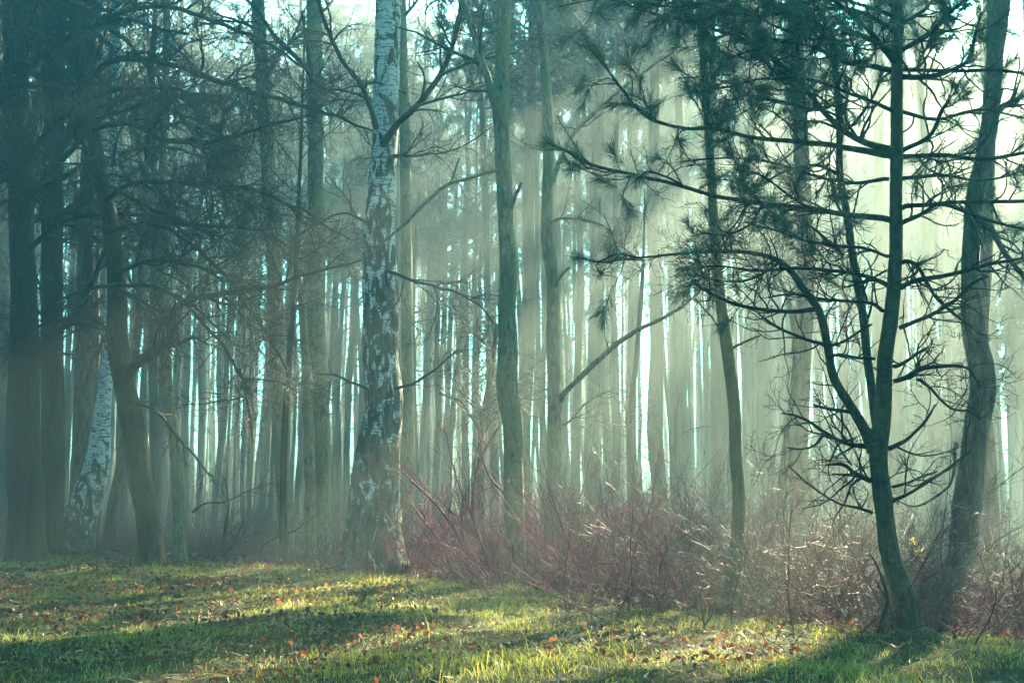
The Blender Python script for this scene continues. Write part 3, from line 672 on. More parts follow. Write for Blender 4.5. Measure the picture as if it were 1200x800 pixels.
# ------------------------------------------------------------------ the pine on the right
def pine():
    rg = np.random.default_rng(77)
    main = trace([(1069, 745, 38), (1066, 725, 34), (1060, 699, 30), (1050, 672, 28), (1043, 648, 26.5), (1038, 615, 25.5), (1034, 580, 25), (1030, 545, 24), (1030, 520, 26), (1034, 495, 24), (1036, 455, 22), (1037, 420, 20.5), (1044, 370, 19), (1048, 330, 18), (1050, 280, 17), (1050, 220, 16.5), (1051, 150, 16), (1051, 80, 15.5), (1051, 0, 15), (1050, -60, 14)], 7.5)
    main[:, 3] *= 0.9
    o = origin_of(main)
    t = thing('pine_tree', 'young mossy pine with a curved foot, three stems and drooping needle tufts on the bank', 'tree', o)
    mb = MB(); trunk_mesh(mb, main, 420, 48, 0.13, 0.12, top=8.2, seed=50, fine=34); mb.build('trunk', M_pine, t, o)
    st2 = trace([(1024, 528, 17), (1014, 505, 13), (1002, 484, 11.5), (990, 465, 11), (979, 447, 10.5), (969, 400, 10), (959, 363, 9.5), (942, 339, 8.5), (925, 316, 7.5), (911, 305, 6.5), (884, 297, 5), (834, 295, 4), (790, 298, 3.2), (750, 302, 2.6), (700, 308, 2)], 7.5, 7.1)
    b2 = MB(); P2, R2 = limb_tubes(b2, st2, 90, 12, 0.0); s2 = b2.build('stem', M_pine, t, o)
    st3 = trace([(1033, 515, 13), (1026, 490, 11), (1023, 467, 10.5), (1016, 417, 10), (1011, 366, 10), (1006, 339, 10), (999, 299, 9.5), (994, 260, 9), (984, 202, 8.5), (984, 152, 8.5), (979, 84, 8), (975, 50, 8), (948, 20, 7.5), (930, 0, 7), (905, -40, 6)], 7.6, 8.1)
    b3 = MB(); P3, R3 = limb_tubes(b3, st3, 90, 12, 0.0); s3 = b3.build('stem', M_pine, t, o)
    D, G = 0.0, 1.0   # bare .. green
    br = [  # trace, depth start, end, share of green twigs, twigs per metre
        ([(1044, 258, 8), (989, 250, 6.5), (952, 245, 6), (894, 238, 5.5), (834, 229, 5), (800, 219, 4.6), (737, 204, 4.2), (687, 192, 4), (667, 180, 3.4), (640, 167, 3)], 7.5, 6.9, .85, 8),
        ([(1043, 182, 9), (982, 172, 7), (935, 167, 6), (884, 162, 5), (834, 152, 4.6), (800, 150, 4.2), (754, 135, 4), (731, 108, 3.6), (712, 82, 3), (700, 62, 2.4)], 7.5, 6.9, .85, 9),
        ([(1045, 177, 9), (1012, 166, 8), (975, 140, 7), (948, 111, 6), (915, 78, 5.5), (867, 44, 5), (834, 34, 4.5), (800, 24, 4), (754, 13, 3), (720, 0, 2.4)], 7.5, 7.0, 1.0, 14),
        ([(1043, 82, 7), (1010, 76, 6), (989, 72, 5), (960, 58, 4), (920, 50, 3.4), (880, 60, 2.6), (850, 70, 2)], 7.5, 6.8, 1.0, 16),
        ([(1049, 72, 8), (1034, 55, 7), (1016, 34, 6), (992, 12, 5), (960, -15, 4)], 7.5, 7.0, .9, 14),
        ([(1050, 40, 6), (1010, 15, 5), (950, 10, 4), (890, 18, 3), (840, 12, 2)], 7.5, 6.7, 1.0, 18),
        ([(1050, 10, 6), (1000, -20, 5), (930, -25, 4), (860, -5, 3), (800, 8, 2.4), (755, 5, 2)], 7.5, 6.8, 1.0, 18),
        ([(1055, 90, 7), (1080, 91, 6.5), (1104, 88, 6), (1134, 73, 5), (1142, 45, 4), (1150, 15, 3)], 7.5, 7.0, .8, 12),
        ([(1055, 60, 7), (1090, 40, 6), (1120, 10, 5), (1150, -10, 4)], 7.5, 6.9, 1.0, 16),
        ([(1055, 82, 5), (1110, 84, 4.5), (1160, 82, 4), (1215, 88, 3)], 7.5, 7.2, .8, 9),
        ([(1057, 184, 6), (1104, 182, 5), (1154, 187, 4.6), (1200, 179, 4), (1230, 172, 3)], 7.5, 7.1, .5, 9),
        ([(1057, 176, 6), (1090, 158, 5), (1104, 130, 4.5), (1112, 118, 4)], 7.5, 7.1, .6, 8),
        ([(1057, 244, 6), (1090, 241, 5), (1140, 238, 4.4), (1200, 236, 4), (1235, 234, 3)], 7.5, 7.2, .5, 8),
        ([(1056, 262, 6), (1080, 252, 5), (1100, 240, 4.5), (1140, 252, 4), (1200, 268, 3)], 7.5, 7.0, .3, 8),
        ([(1056, 337, 7), (1067, 331, 6.5), (1104, 324, 5.5), (1138, 316, 5), (1178, 307, 4), (1215, 300, 3)], 7.5, 7.2, .25, 9),
        ([(1056, 308, 5), (1062, 305, 4.6), (1073, 309, 4.4), (1084, 326, 4.2), (1097, 349, 4), (1124, 373, 3.4), (1140, 385, 2)], 7.5, 7.2, 0, 12),
        ([(1054, 384, 6), (1070, 377, 5), (1090, 369, 4.6), (1117, 353, 4.2), (1141, 330, 4), (1158, 322, 3)], 7.5, 7.3, 0, 10),
        ([(1040, 334, 6), (1020, 325, 5), (996, 319, 4.6), (960, 315, 4.2), (935, 314, 4), (890, 318, 3.2), (840, 312, 2.4), (800, 318, 1.8)], 7.5, 7.0, .35, 9),
        ([(1035, 364, 5), (1026, 357, 4.5), (1016, 354, 4.2), (962, 351, 3.6), (928, 346, 3), (900, 350, 2)], 7.5, 7.2, 0, 9),
        ([(954, 363, 6), (930, 366, 5), (911, 366, 4.6), (867, 358, 4.2), (834, 346, 3.6), (813, 332, 2.4)], 7.2, 6.9, .15, 8),
        ([(966, 405, 5), (950, 401, 4), (935, 395, 3.6), (901, 376, 3), (888, 366, 2)], 7.3, 7.1, 0, 7),
        ([(970, 418, 4), (985, 416, 3.6), (1008, 420, 3.6), (1024, 421, 4)], 7.3, 7.5, 0, 8),
        ([(972, 406, 4), (990, 400, 3.4), (1010, 388, 3), (1022, 381, 2.4)], 7.3, 7.2, 0, 6),
        ([(1048, 429, 5), (1060, 424, 4.4), (1074, 415, 4), (1088, 407, 2.6)], 7.5, 7.3, 0, 12),
        ([(1048, 446, 6), (1065, 440, 5.4), (1082, 431, 5), (1100, 428, 4.4), (1118, 427, 4), (1134, 430, 3), (1142, 440, 2.4), (1148, 455, 1.8)], 7.5, 7.2, 0, 14),
        ([(1076, 445, 4), (1090, 455, 3.6), (1104, 470, 3.2), (1118, 480, 2.8), (1136, 482, 2.4), (1150, 490, 1.8)], 7.4, 7.2, 0, 14),
        ([(1042, 525, 6), (1052, 521, 5.4), (1062, 516, 4.4), (1072, 505, 4), (1084, 492, 3.6), (1096, 473, 1.8)], 7.5, 7.3, 0, 5),
        ([(1018, 523, 7), (995, 520, 5.4), (982, 515, 5), (962, 503, 4.6), (948, 494, 3.6), (930, 488, 3), (916, 486, 2)], 7.5, 7.2, 0, 9),
        ([(966, 506, 4), (962, 514, 3.6), (955, 522, 3), (938, 527, 2.4), (922, 524, 1.6)], 7.3, 7.1, 0, 6),
        ([(996, 483, 5), (980, 480, 4), (965, 477, 3.6), (953, 474, 2)], 7.4, 7.2, 0, 6),
        ([(1021, 564, 7), (1010, 560, 6), (1000, 555, 5.4), (993, 547, 4.6), (982, 543, 4), (968, 543, 2.4)], 7.5, 7.2, 0, 7),
        ([(1000, 556, 4), (988, 556, 3.2), (976, 556, 2)], 7.35, 7.2, 0, 5),
        ([(1046, 588, 5), (1062, 580, 4), (1087, 564, 3.6), (1112, 548, 3), (1137, 529, 2)], 7.5, 7.2, 0, 3),
        ([(1046, 570, 4), (1062, 566, 3.4), (1080, 558, 3), (1098, 553, 2)], 7.5, 7.7, 0, 8),
        ([(1022, 601, 4), (1000, 595, 3), (969, 584, 2.6), (945, 566, 2.2), (925, 548, 1.6)], 7.5, 7.1, 0, 3),
        ([(998, 545, 2.6, 7.0), (985, 527, 2.4, 7.0), (966, 485, 1.6, 7.0)], 7.0, 7.0, 0, 1),
        ([(1046, 60, 5), (1000, 40, 4), (950, 45, 3.4), (905, 30, 3), (870, 10, 2)], 7.4, 6.6, 1.0, 15),
        ([(1046, 130, 5), (1000, 110, 4), (950, 95, 3.4), (900, 92, 3), (860, 100, 2.4), (820, 108, 2)], 7.4, 6.7, 1.0, 14),
        ([(1048, 20, 5), (980, 0, 4), (920, 5, 3.4), (850, -8, 3), (790, -4, 2.4), (690, 2, 2), (655, 8, 1.6)], 7.4, 6.6, 1.0, 14),
        ([(1055, 30, 5), (1085, 10, 4), (1110, -20, 3), (1140, -30, 2)], 7.4, 7.0, 1.0, 18),
        ([(1056, 130, 5), (1100, 140, 4), (1150, 128, 3), (1205, 140, 2)], 7.5, 7.9, .7, 10),
        ([(1056, 210, 5), (1100, 205, 4), (1150, 212, 3), (1205, 200, 2)], 7.6, 8.0, .3, 9),
        ([(1042, 300, 4), (1010, 290, 3.4), (960, 285, 3), (920, 275, 2.4), (880, 262, 2)], 7.5, 7.0, .3, 9),
        ([(1042, 210, 5), (1000, 215, 4), (950, 205, 3.4), (900, 190, 3), (850, 185, 2.4), (800, 190, 2)], 7.6, 7.6, .5, 9),
        ([(988, 300, 5), (970, 282, 4), (955, 268, 3.4), (942, 262, 2)], 7.9, 7.6, .1, 8),
        ([(984, 205, 5), (960, 195, 4), (925, 200, 3.4), (895, 215, 2.4), (870, 225, 1.8)], 7.9, 7.3, .7, 10),
        ([(980, 120, 5), (955, 128, 4), (920, 120, 3.4), (880, 112, 2.8), (845, 120, 2)], 8.0, 7.2, .95, 15),
        ([(984, 160, 5), (1005, 140, 4), (1025, 110, 3.4), (1035, 80, 2.4)], 8.0, 7.8, .7, 9),
        ([(915, 305, 4), (900, 318, 3.4), (870, 330, 3), (840, 328, 2.4), (815, 320, 1.8)], 7.1, 6.9, .2, 8),
        ([(750, 302, 2.6), (728, 296, 2.4), (700, 306, 2.2), (676, 302, 1.8)], 7.05, 6.9, .9, 9),
        ([(800, 219, 3), (778, 206, 2.6), (760, 200, 2.4), (745, 210, 1.8)], 7.1, 6.9, .7, 8),
        ([(894, 238, 3.4), (880, 262, 3), (850, 275, 2.6), (822, 272, 2)], 7.2, 7.0, .4, 8),
        ([(952, 245, 3.4), (925, 228, 3), (890, 205, 2.6), (862, 200, 2)], 7.3, 7.0, .6, 9),
    ]
    for i, (pts, y0, y1, green, per) in enumerate(br):
        bt = MB(); tr = trace(pts, y0, y1); L = np.linalg.norm(np.diff(tr[:, :3], axis=0), axis=1).sum()
        P, Rr = limb_tubes(bt, tr, 44, 8, 0.012, i)
        m = max(4, int(L * per * (1.6 if green > 0.6 else 2.1)))
        P1, R1 = grow(rg, P, Rr, m, 0.06, 0.97, 0.95, 0.36, 9, 0.17, 0.06, 0.55, 0.25, 0.0016)
        bt.tubes(P1, R1, 5)
        P2_, R2_ = grow(rg, P1, R1, 3, 0.2, 0.95, 0.8, 0.15, 6, 0.18, 0.06, 0.7, 0.2, 0.0015)
        bt.tubes(P2_, R2_, 4)
        if not green:                                          # dead branches: brittle little spurs
            P4, R4 = grow(rg, P2_, R2_, 2, 0.3, 0.95, 0.8, 0.06, 4, 0.2, 0.0, 0.7, 0.2, 0.0013); bt.tubes(P4, R4, 3)
        ob = bt.build('branch', M_pine if i < 3 else M_pinetwig, t, o)
        if green:
            nb = MB()
            A = np.concatenate([P1[:, -1], P2_[:, -1], P[:, -1]]); Bv = np.concatenate([P1[:, -1] - P1[:, -2], P2_[:, -1] - P2_[:, -2], P[:, -1] - P[:, -3]])
            keep = rg.uniform(size=len(A)) < green * np.r_[np.full(len(P1), .5), np.full(len(P2_), .13), 1]; keep[-1] = True
            tufts(rg, nb, A[keep], Bv[keep], 95, 0.102, 0.0026, (0.2, 1.05), 0.12)
            nb.build('needles', M_needle, ob, o, smooth=False)
        if i in (0, 1, 7, 10, 17):                                  # a few tufts gone brown
            sel = rg.uniform(size=len(P1)) < 0.22
            if sel.any():
                db = MB(); tufts(rg, db, P1[sel, -1], P1[sel, -1] - P1[sel, -2], 40, 0.08, 0.0024); db.build('dead_needles', M_deadneedle, ob, o, smooth=False)
    # twigs straight on the stems
    for (P, Rr, s_) in ((P2, R2, s2), (P3, R3, s3)):
        tb = MB(); Q, q = grow(rg, P, Rr, 22, 0.1, 0.95, 1.1, 0.28, 8, 0.16, 0.05, 0.4, 0.2, 0.0016); tb.tubes(Q, q, 4)
        Q2, q2 = grow(rg, Q, q, 2, 0.3, 0.95, 0.8, 0.12, 5, 0.2, 0.03, 0.7, 0.2, 0.0014); tb.tubes(Q2, q2, 3)
        tb.build('twigs', M_pinetwig, s_, o)
    # upper whorls of the crown, above the picture
    cb = MB(); nb = MB(); top = np.stack([main[-1][:3], main[-1][:3] + np.array([0.0, 0.1, 4.6])])
    tp = catmull(np.c_[top, [0.03, 0.01]], 12)
    P, Rr = grow(rg, tp[None, :, :3], tp[None, :, 3], 26, 0.05, 1, 1.25, 1.5, 10, 0.06, 0.05, 0.6, 0.6, 0.004); cb.tubes(P, Rr, 6)
    P1, R1 = grow(rg, P, Rr, 12, 0.2, 1, 0.8, 0.35, 6, 0.1, 0.08, 0.6, 0.2, 0.002); cb.tubes(P1, R1, 4)
    cr = cb.build('crown', M_pinetwig, t, o)
    tufts(rg, nb, P1[:, -1], P1[:, -1] - P1[:, -2], 40, 0.11, 0.004); nb.build('needles', M_needle, cr, o, smooth=False)
pine()

# ------------------------------------------------------------------ far wood: pines on long bare poles
def far_proto(seed, H, r, crown_r, crown_z0, thin, name, label, group, limbs=32, stubs=34):
    rg = np.random.default_rng(seed); t = thing(name, label, 'tree', (0, 0, 0), group)
    mb = MB(); n = 14
    zz = np.linspace(-0.4, H, n); wob = np.cumsum(rg.normal(size=(n, 2)) * 0.045, 0)
    C = np.c_[wob, zz, r * (1.12 - 0.8 * np.clip(zz / H, 0, 1))]
    C = catmull(C, 40); 
    k = 10; mb.tubes(C[:, :3], C[:, 3] * (1 + 0.06 * rg.normal(size=40)), k)
    P, Rr = grow(rg, C[None, :, :3], C[None, :, 3], stubs, 0.12, 0.8, 1.25, 0.8, 5, 0.15, 0.02, 0.22, 0.0, 0.004); mb.tubes(P, Rr, 3)
    P2, R2 = grow(rg, P, Rr, 3, 0.2, 1, 0.9, 0.3, 4, 0.2, 0.0, 0.7, 0.0, 0.003); mb.tubes(P2, R2, 3)
    mb.build('trunk', M_far, t)
    cb = MB(); t0 = crown_z0 / H
    P, Rr = grow(rg, C[None, :, :3], C[None, :, 3], limbs, t0, 0.99, 1.25, crown_r, 7, 0.1, 0.05, 0.4, 0.5, 0.012); cb.tubes(P, Rr, 3)
    P1, R1 = grow(rg, P, Rr, 9, 0.2, 1, 0.9, 0.55, 4, 0.15, 0.06, 0.6, 0.2, 0.006); cb.tubes(P1, R1, 3)
    crown = cb.build('crown', M_far, t)
    A = np.concatenate([P1[:, -1], P1[:, 2], P[:, -1]]); Bv = np.concatenate([P1[:, -1] - P1[:, -2], P1[:, 2] - P1[:, 1], P[:, -1] - P[:, -2]])
    keep = rg.uniform(size=len(A)) < thin
    if not keep.any(): return t
    nb = MB(); tufts(rg, nb, A[keep], Bv[keep], 26, 0.22, 0.02, (0.3, 1.4), 0.22); nb.build('needles', M_farneedle, crown, smooth=False)
    return t

FL = 'tall slender pine pole fading into the mist of the far wood'
protos = [far_proto(100 + i, H, r, cr, cz, 1.0, 'pine_tree', FL, 'slender pines of the misty far wood') for i, (H, r, cr, cz) in enumerate(
    [(17.5, .11, 3.3, 8.6), (18.3, .13, 3.6, 9.4), (17, .10, 3.1, 8.2), (18.6, .14, 3.7, 9.5), (17.8, .12, 3.4, 9)])]
bare = [far_proto(200 + i, H, r, cr, cz, 0.05, 'bare_tree', 'tall slender leafless pole fading into the mist of the far wood', 'leafless poles of the misty far wood', 9) for i, (H, r, cr, cz) in enumerate(
    [(13, .10, 1.2, 8.0), (14, .12, 1.3, 8.5), (11, .08, 1.0, 7)])]
leafless = [far_proto(220 + i, H, r, cr, cz, 0.0, 'bare_tree', 'leafless tree with a twiggy crown in the misty wood behind the birches', 'leafless trees of the misty wood', 26) for i, (H, r, cr, cz) in enumerate(
    [(16, .11, 3.0, 5.5), (17, .13, 3.3, 6.5), (15, .09, 2.7, 5.0)])]
fr = np.random.default_rng(5)
used = set()
tall = []
GAP0, GAP1 = -10.8, -0.9  # bounds of the strip cleared of crowns to let the sun in
def sun_gap(x, y):
    """strip kept clear of crowns so that the low sun reaches the bank"""
    u = x * math.cos(SUN_AZ) - y * math.sin(SUN_AZ)
    return GAP0 < u < GAP1
def place_far(x, y, dense=False, thin=1.0, lst=None):
    gap = sun_gap(x, y)
    if lst is None:
        u = x * math.cos(SUN_AZ) - y * math.sin(SUN_AZ)
        lst = bare if (gap and y < 47) else leafless if (not dense and u < -14.5 and fr.uniform() < 0.6) else protos
    i = int(fr.integers(len(lst))); z = float(ground_z(x, y)); s = fr.uniform(0.9, 1.08) if lst not in [[q] for q in tall] else fr.uniform(1.0, 1.06)
    q = lst[i]; sc = (s * fr.uniform(0.85, 1.25) * thin,) * 2 + (s,)
    rz = fr.uniform(0, 6.28); tilt = fr.normal(size=2) * 0.025
    if id(q) not in used:
        used.add(id(q)); o = q; o.location = (x, y, z); o.scale = sc
    else:
        o = copy_tree(q, (x, y, z), rz, sc)
    o.rotation_euler = (tilt[0], tilt[1], rz)
for (y0, y1, num) in ((22, 29, 20), (29, 40, 85), (40, 58, 215)):
    for k in range(num):
        y = fr.uniform(y0, y1); hw = 0.405 * y + 0.8
        x = (k + fr.uniform(0, 1)) / num * 2 * hw - hw + fr.normal() * 0.3
        if y < 29 and -3.5 < x < 5.5 and fr.uniform() < 0.7: continue
        if y < 36 and -3.5 < x < 5.5 and fr.uniform() < 0.35: continue
        if sun_gap(x, y) and y < 45 and fr.uniform() < 0.8: continue
        if y < 33 and -0.27 * y < x < -0.05 * y: continue
        place_far(x, y, thin=0.8 if y < 29 else 0.66 if y < 40 else 0.6)
# tall pines added across the cleared strip for their shade: light reaches the wood under their crowns, the near mist stays in shade
young = [far_proto(260 + i, H, .09, 2.0, 3.6, 1.0, 'pine_tree', 'young pine with foliage low down its stem, added to shade the sunny mist', 'young pines added to shade the mist', 26, 6) for i, H in enumerate((10.3, 9.6))]  # low-crowned pines added to shade the deep mist on the right
for u, y in ((-1.3, 29), (-2.7, 33.5), (-3.9, 31), (-0.4, 32), (-5.0, 35.5), (0.6, 29.5), (-2.2, 38)):
    place_far((u + y * math.sin(SUN_AZ)) / math.cos(SUN_AZ), y, lst=young[int(fr.integers(2)):][:1])
broad = [far_proto(270 + i, H, .2, 3.8, 1.8, 1.0, 'pine_tree', 'broad dark pine added out of view to shade the clearing', 'unseen broad pines shading the clearing', 44) for i, H in enumerate((16, 17.5))]  # ring of pines added out of view to keep sky light off the mist
for x, y in ((-6.5, -1), (-3.2, -6.5), (1.2, -8), (5.2, -5.5), (7.5, -0.5), (8.8, 4.5), (-8.2, 4), (-10, 9.5), (-12.5, 15), (11.5, 9.5), (-8.5, -6), (-15, 20), (-17.5, 26), (-20, 32), (-23, 38), (-13.5, 8), (-14, 1), (-18, 14), (-26, 46), (16, 14), (15, 5), (12, -4)):
    place_far(x, y, lst=broad[int(fr.integers(2)):][:1])
tall = [far_proto(240 + i, H, .13, cr, z0, 1.0, 'pine_tree', FL, 'slender pines of the misty far wood', 40, 5) for i, (H, z0, cr) in enumerate(((19.5, 14.8, 1.5), (19.5, 9.8, 1.15), (19, 10.2, 2.4), (18, 8.5, 2.5), (18, 8.2, 1.6)))]  # crowns shaped to keep the sun off the near mist
shade_belt = [(-0.6, 28.4, 0), (-1.7, 27.0, 0), (-2.6, 29.2, 0), (-3.5, 27.4, 0), (-4.7, 28.8, 1), (-5.2, 27.2, 0), (-6.0, 29.0, 0), (-6.9, 27.6, 2), (-7.8, 28.6, 2), (-8.4, 27.2, 2),
        (-1.2, 30.5, 0), (-3.1, 31, 0), (-5.6, 30.6, 0), (-9.0, 30.2, 0), (-10.6, 31, 0), (-11.6, 33, 0), (-12.8, 32, 0), (-13.2, 34.5, 0), (-9.2, 26.4, 2), (-10.2, 26.0, 2), (-11.2, 25.4, 2), (-12.0, 28.4, 2),
        (0.5, 25.4, 4), (0.9, 28.2, 4), (1.5, 24.6, 4), (1.8, 27.4, 4), (1.2, 22.8, 4), (2.2, 29, 4), (0.3, 23.4, 4), (0.2, 26.6, 4), (0.1, 30.2, 4), (0.8, 26, 4), (1.0, 31, 4),
        (2.4, 25.5, 3), (2.9, 28, 3), (3.6, 24.5, 3), (4.4, 27, 3), (5.4, 25.5, 3), (2.7, 22.5, 3), (4.2, 22, 3)]
for u, y, k in shade_belt:
    place_far((u + y * math.sin(SUN_AZ)) / math.cos(SUN_AZ), y, lst=tall[k:k + 1])
# taller pines closing the far end of the cleared strip
end = [far_proto(280, 21, .15, 3.4, 10.5, 1.0, 'pine_tree', FL, 'slender pines of the misty far wood', 44, 20)]
for k in range(20):
    y = fr.uniform(53, 62); place_far((0.2 + 0.3 * (k + fr.uniform()) / 20) * y, y, lst=end, thin=0.9)
# leafless trees behind the old birch
for k in range(14):
    y = fr.uniform(33, 47); place_far((-0.2 + 0.2 * (k + fr.uniform()) / 14) * y, y, lst=leafless[k % 3:k % 3 + 1], thin=0.7)
for q_, y in ((-0.145, 43), (-0.115, 41.5), (-0.09, 44), (-0.195, 40), (-0.168, 38.5), (-0.128, 39), (-0.072, 40.5), (-0.05, 38.5), (-0.22, 43)):
    place_far(q_ * y, y, lst=protos[:1], thin=0.95)
for q_, y in ((0.3, 49), (0.335, 50.5), (0.365, 48.5), (0.395, 50)):
    place_far(q_ * y, y, lst=end, thin=1.0)
# pines added round the clearing, partly outside the picture, to shade its two sides
for k in range(40):
    y = fr.uniform(20, 58); x = 0.42 * y + fr.uniform(0.6, 10)
    if GAP0 < x * math.cos(SUN_AZ) - y * math.sin(SUN_AZ) < 2.3 and y < 50: continue
    place_far(x, y, True)
for k in range(12):
    place_far(-6.5 - 0.42 * max(k * 1.7 - 4, 0) + fr.normal() * 0.8 - 2.2, k * 1.7 - 4, True)

# the deep wood beyond: more stems than anyone could count, brush and low boughs closing the view
dr = np.random.default_rng(8); n = 380
y = dr.uniform(50, 64, n); x = dr.uniform(-1, 1, n) * (0.46 * y + 2); x[:130] = y[:130] * dr.uniform(0.15, 0.46, 130); hh = dr.uniform(12, 19, n)
lean_ = dr.normal(size=(n, 2)) * 0.35; zz = ground_z(x, y) - 0.3; t_ = np.linspace(0, 1, 6)
Pd = np.stack([x[:, None] + lean_[:, :1] * t_ + dr.normal(size=(n, 6)) * 0.05, y[:, None] + lean_[:, 1:] * t_, zz[:, None] + hh[:, None] * t_], -1)
Rd = dr.uniform(0.05, 0.12, n)[:, None] * np.linspace(1.1, 0.4, 6)
db = MB(); db.tubes(Pd, Rd, 6)
Pe, Re = grow(dr, Pd, Rd, 14, 0.05, 0.95, 1.2, 0.8, 4, 0.15, 0.02, 0.2, 0.0, 0.006); db.tubes(Pe, Re, 3)
Pf, Rf = grow(dr, Pe, Re, 2, 0.3, 1, 0.9, 0.5, 3, 0.15, 0.0, 0.6, 0.0, 0.005); db.tubes(Pf, Rf, 3)
n = 1500; y = dr.uniform(44, 64, n); x = dr.uniform(-1, 1, n) * (0.46 * y + 2); t_ = np.linspace(0, 1, 5); hh = dr.uniform(0.6, 2.6, n)
Pd = np.stack([x[:, None] + dr.normal(size=(n, 1)) * 0.5 * t_, y[:, None] + dr.normal(size=(n, 1)) * 0.5 * t_, ground_z(x, y)[:, None] - 0.1 + hh[:, None] * t_], -1)
Rd = np.tile(np.linspace(0.014, 0.006, 5), (n, 1)); db.tubes(Pd, Rd, 3)
Pe, Re = grow(dr, Pd, Rd, 9, 0.1, 1, 0.8, 0.9, 4, 0.15, 0.02, 0.7, 0.2, 0.006); db.tubes(Pe, Re, 3)
tag(db.build('distant_wood', M_far), 'distant wood of countless thin stems and brush closing the view behind the pines', 'distant wood', kind='stuff')

# ------------------------------------------------------------------ shrubs
def shrub_proto(seed, name, label, cat, group, mat, n, H, spread, lv, lean=0.5, r=0.006, buds=None):
    rg = np.random.default_rng(seed); t = thing(name, label, cat, (0, 0, 0), group); mb = MB()
    b = np.c_[rg.normal(size=(n, 2)) * spread * 0.35, np.full(n, -0.05)]
    d = unit(np.c_[rg.normal(size=(n, 2)) * lean, np.ones(n)]); k = 9
    L = H * rg.uniform(0.5, 1.15, n); pts = [b]; p = b; bend = rg.normal(size=(n, 3)) * 0.05
    for j in range(1, k):
        d = unit(d + rg.normal(size=(n, 3)) * 0.12 + bend + np.array([0, 0, -0.015])); p = p + d * (L / (k - 1))[:, None]; pts.append(p)
    P = np.stack(pts, 1); Rr = r * rg.uniform(0.6, 1.3, n)[:, None] * np.linspace(1, 0.35, k)[None]
    mb.tubes(P, Rr, 4)
    Pl, Rl = add_twigs(rg, mb, P, Rr, lv, 0.0014)
    st = mb.build('stems', mat, t)
    if buds:
        M = Pl.reshape(-1, 3); M = M[rg.uniform(size=len(M)) < buds]; m = len(M)
        d = unit(rg.normal(size=(m, 3))); e = unit(np.cross(d, rg.normal(size=(m, 3)))); s = rg.uniform(0.003, 0.008, m)[:, None]
        bb = MB(); bb.quads(np.stack([M - d * s, M - e * s * 0.5, M + d * s, M + e * s * 0.5], 1)); bb.build('buds', M_bud, t, smooth=False)
    return t
SLV = [dict(m=5, t0=0.25, t1=0.98, ang=0.6, L=0.55, n=6, wander=0.1, up=0.04, k=3), dict(m=3, t0=0.2, t1=1, ang=0.6, L=0.2, n=4, wander=0.12, up=0.02, k=3)]
BLV = [dict(m=7, t0=0.2, t1=0.98, ang=0.8, L=0.45, n=6, wander=0.16, up=0.0, k=3), dict(m=4, t0=0.2, t1=1, ang=0.8, L=0.18, n=4, wander=0.18, up=0.0, k=3)]
red = [shrub_proto(300 + i, 'red_shrub', 'leafless shrub of arching crimson stems in the thicket behind the grass', 'shrub', 'red stemmed shrubs of the thicket', M_red, 19, H, 1.7, SLV, 0.6, 0.0062) for i, H in enumerate((1.5, 1.25, 1.0, 1.7))]
brown = [shrub_proto(320 + i, 'brown_shrub', 'low leafless shrub of tangled brown stems on the forest floor', 'shrub', 'brown shrubs of the forest floor', M_bramble, 26, H, 1.9, BLV, 0.8, 0.006) for i, H in enumerate((1.1, 0.8, 1.35))]
wet = [shrub_proto(340 + i, 'wet_shrub', 'twiggy shrub with glinting wet buds in the sun haze by the bent pine', 'shrub', 'wet glinting shrubs beside the pine', M_palet, 18, H, 1.2, BLV, 0.6, 0.0042, 0.5) for i, H in enumerate((1.7, 1.4))]
def put(lst, x, y, sc):
    i = int(fr.integers(len(lst))); q = lst[i]; z = float(ground_z(x, y)) - 0.02; rz = fr.uniform(0, 6.28)
    s = (sc * fr.uniform(0.85, 1.15), sc * fr.uniform(0.85, 1.15), sc * fr.uniform(0.8, 1.2))
    if id(q) not in used:
        used.add(id(q)); q.location = (x, y, z); q.rotation_euler = (0, 0, rz); q.scale = s
    else: copy_tree(q, (x, y, z), rz, s)
for k in range(46):                                  # the crimson thicket, from the birch to the slender mossy trunk
    x = -0.75 + 2.5 * (k + fr.uniform()) / 46; y = float(edge(x)) + 0.6 + fr.uniform(0, 3.6)
    put(red, x, y, 0.95)
for k in range(26):
    x = fr.uniform(2.0, 5.5); y = float(edge(x)) + 1.2 + abs(fr.normal()) * 2.6
    put(brown, x, y, 1.0)
for k in range(22):                                  # behind, filling the dark ground under the far poles
    y = fr.uniform(15, 24); x = fr.uniform(-0.1, 0.42) * y; put(brown, x, y, 1.15)
for k in range(14):
    x = fr.uniform(-6.0, -1.9); y = float(edge(x)) + fr.uniform(0.8, 3.2); put(brown, x, y, 0.55)
for k in range(16):
    y = fr.uniform(19, 30); x = fr.uniform(-0.42, -0.1) * y; put(brown, x, y, 0.75)
for k in range(40):
    y = fr.uniform(26, 42); x = fr.uniform(-0.42, 0.42) * y; put(brown, x, y, 1.5)
for px, y in ((868, 9.9), (890, 9.6), (905, 9.3), (940, 9.0), (965, 9.4), (985, 8.8), (1010, 8.6), (1000, 9.8), (1075, 8.8), (1095, 9.6), (1130, 8.6), (1190, 9.4), (830, 10.8)):
    put(wet, (px - 600) / F * y, y, 0.95)

for q in protos + bare + leafless + end + young + broad + tall + red + brown + wet:                 # a model no spot was found for
    if id(q) not in used:
        for c in list(q.children_recursive): bpy.data.objects.remove(c)
        bpy.data.objects.remove(q)

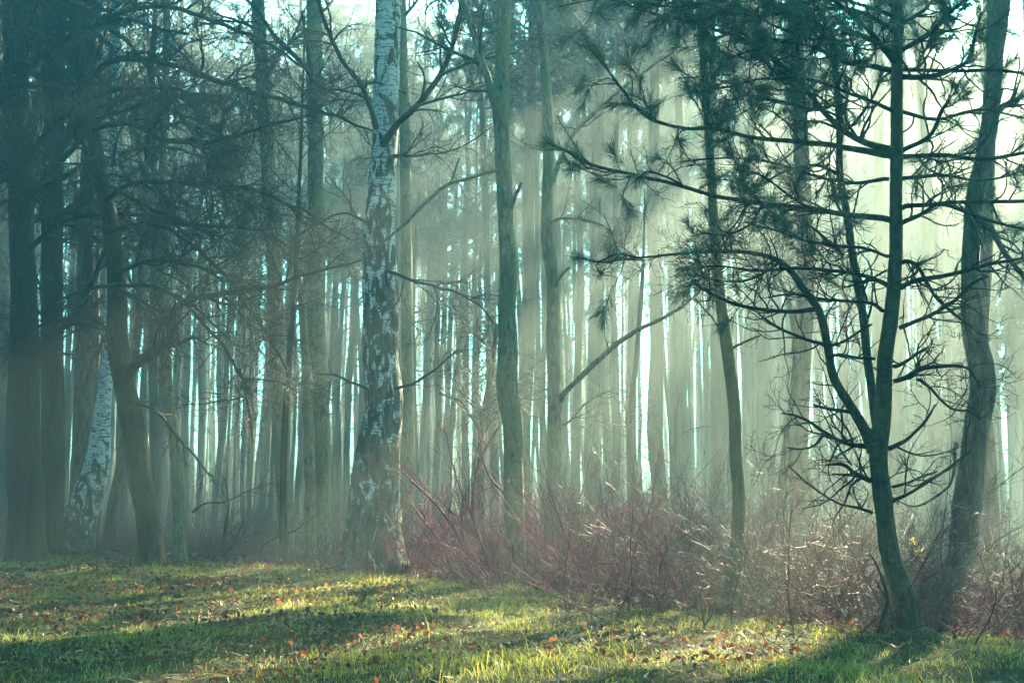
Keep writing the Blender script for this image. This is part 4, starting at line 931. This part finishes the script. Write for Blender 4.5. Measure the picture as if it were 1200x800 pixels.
def leaf_spray(name, label, px, py, Y, n, r, mat):
    c, _ = at(px, py, Y); o = np.array([c[0], c[1], float(ground_z(c[0], c[1]))]); t = thing(name, label, 'shrub', o)
    rg = np.random.default_rng(int(px)); st = MB(); e = np.c_[rg.normal(size=(9, 3)) * r * 0.7 + c]
    P = np.stack([np.tile(o, (9, 1)), (e + o) / 2 + rg.normal(size=(9, 3)) * r * 0.3, e], 1); st.tubes(P, np.tile([0.007, 0.005, 0.002], (9, 1)), 4); st.build('stems', M_bramble, t, o)
    L = c + rg.normal(size=(n, 3)) * r; s = rg.uniform(0.02, 0.05, n)
    leaf_mesh(L[:, 0], L[:, 1], L[:, 2], s, 2.0).build('leaves', mat, t, o)
rng = np.random.default_rng(99)
leaf_spray('red_leaved_shrub', 'small shrub still holding a clump of bright red leaves in the thicket', 765, 606, 12.5, 70, 0.10, M_redleaf)
leaf_spray('yellow_leaved_shrub', 'small shrub with a few yellow leaves behind the curved foot of the pine', 1074, 648, 10.5, 26, 0.06, M_yleaf)

# ------------------------------------------------------------------ mist
hz = MB()
x0, x1, y0, y1, z0, z1 = -50, 62, -14, 68, -3, 24.0
c = np.array([[x0, y0, z0], [x1, y0, z0], [x1, y1, z0], [x0, y1, z0], [x0, y0, z1], [x1, y0, z1], [x1, y1, z1], [x0, y1, z1]], float)
hz.V.append(c); hz.n = 8
hz.Q.append(np.array([[0, 3, 2, 1], [4, 5, 6, 7], [0, 1, 5, 4], [1, 2, 6, 5], [2, 3, 7, 6], [3, 0, 4, 7]]))
mh = bpy.data.materials.new('haze'); mh.use_nodes = True
hn, hl = mh.node_tree.nodes, mh.node_tree.links
hn.remove(hn['Principled BSDF'])
pv = hn.new('ShaderNodeVolumePrincipled'); pv.inputs['Density'].default_value = HAZE_DENSITY
pv.inputs['Color'].default_value = HAZE_COLOR; pv.inputs['Anisotropy'].default_value = HAZE_G
hl.new(pv.outputs[0], hn['Material Output'].inputs['Volume'])
tag(hz.build('haze', mh, smooth=False), 'pale morning mist hanging through the whole wood', 'mist', kind='stuff')
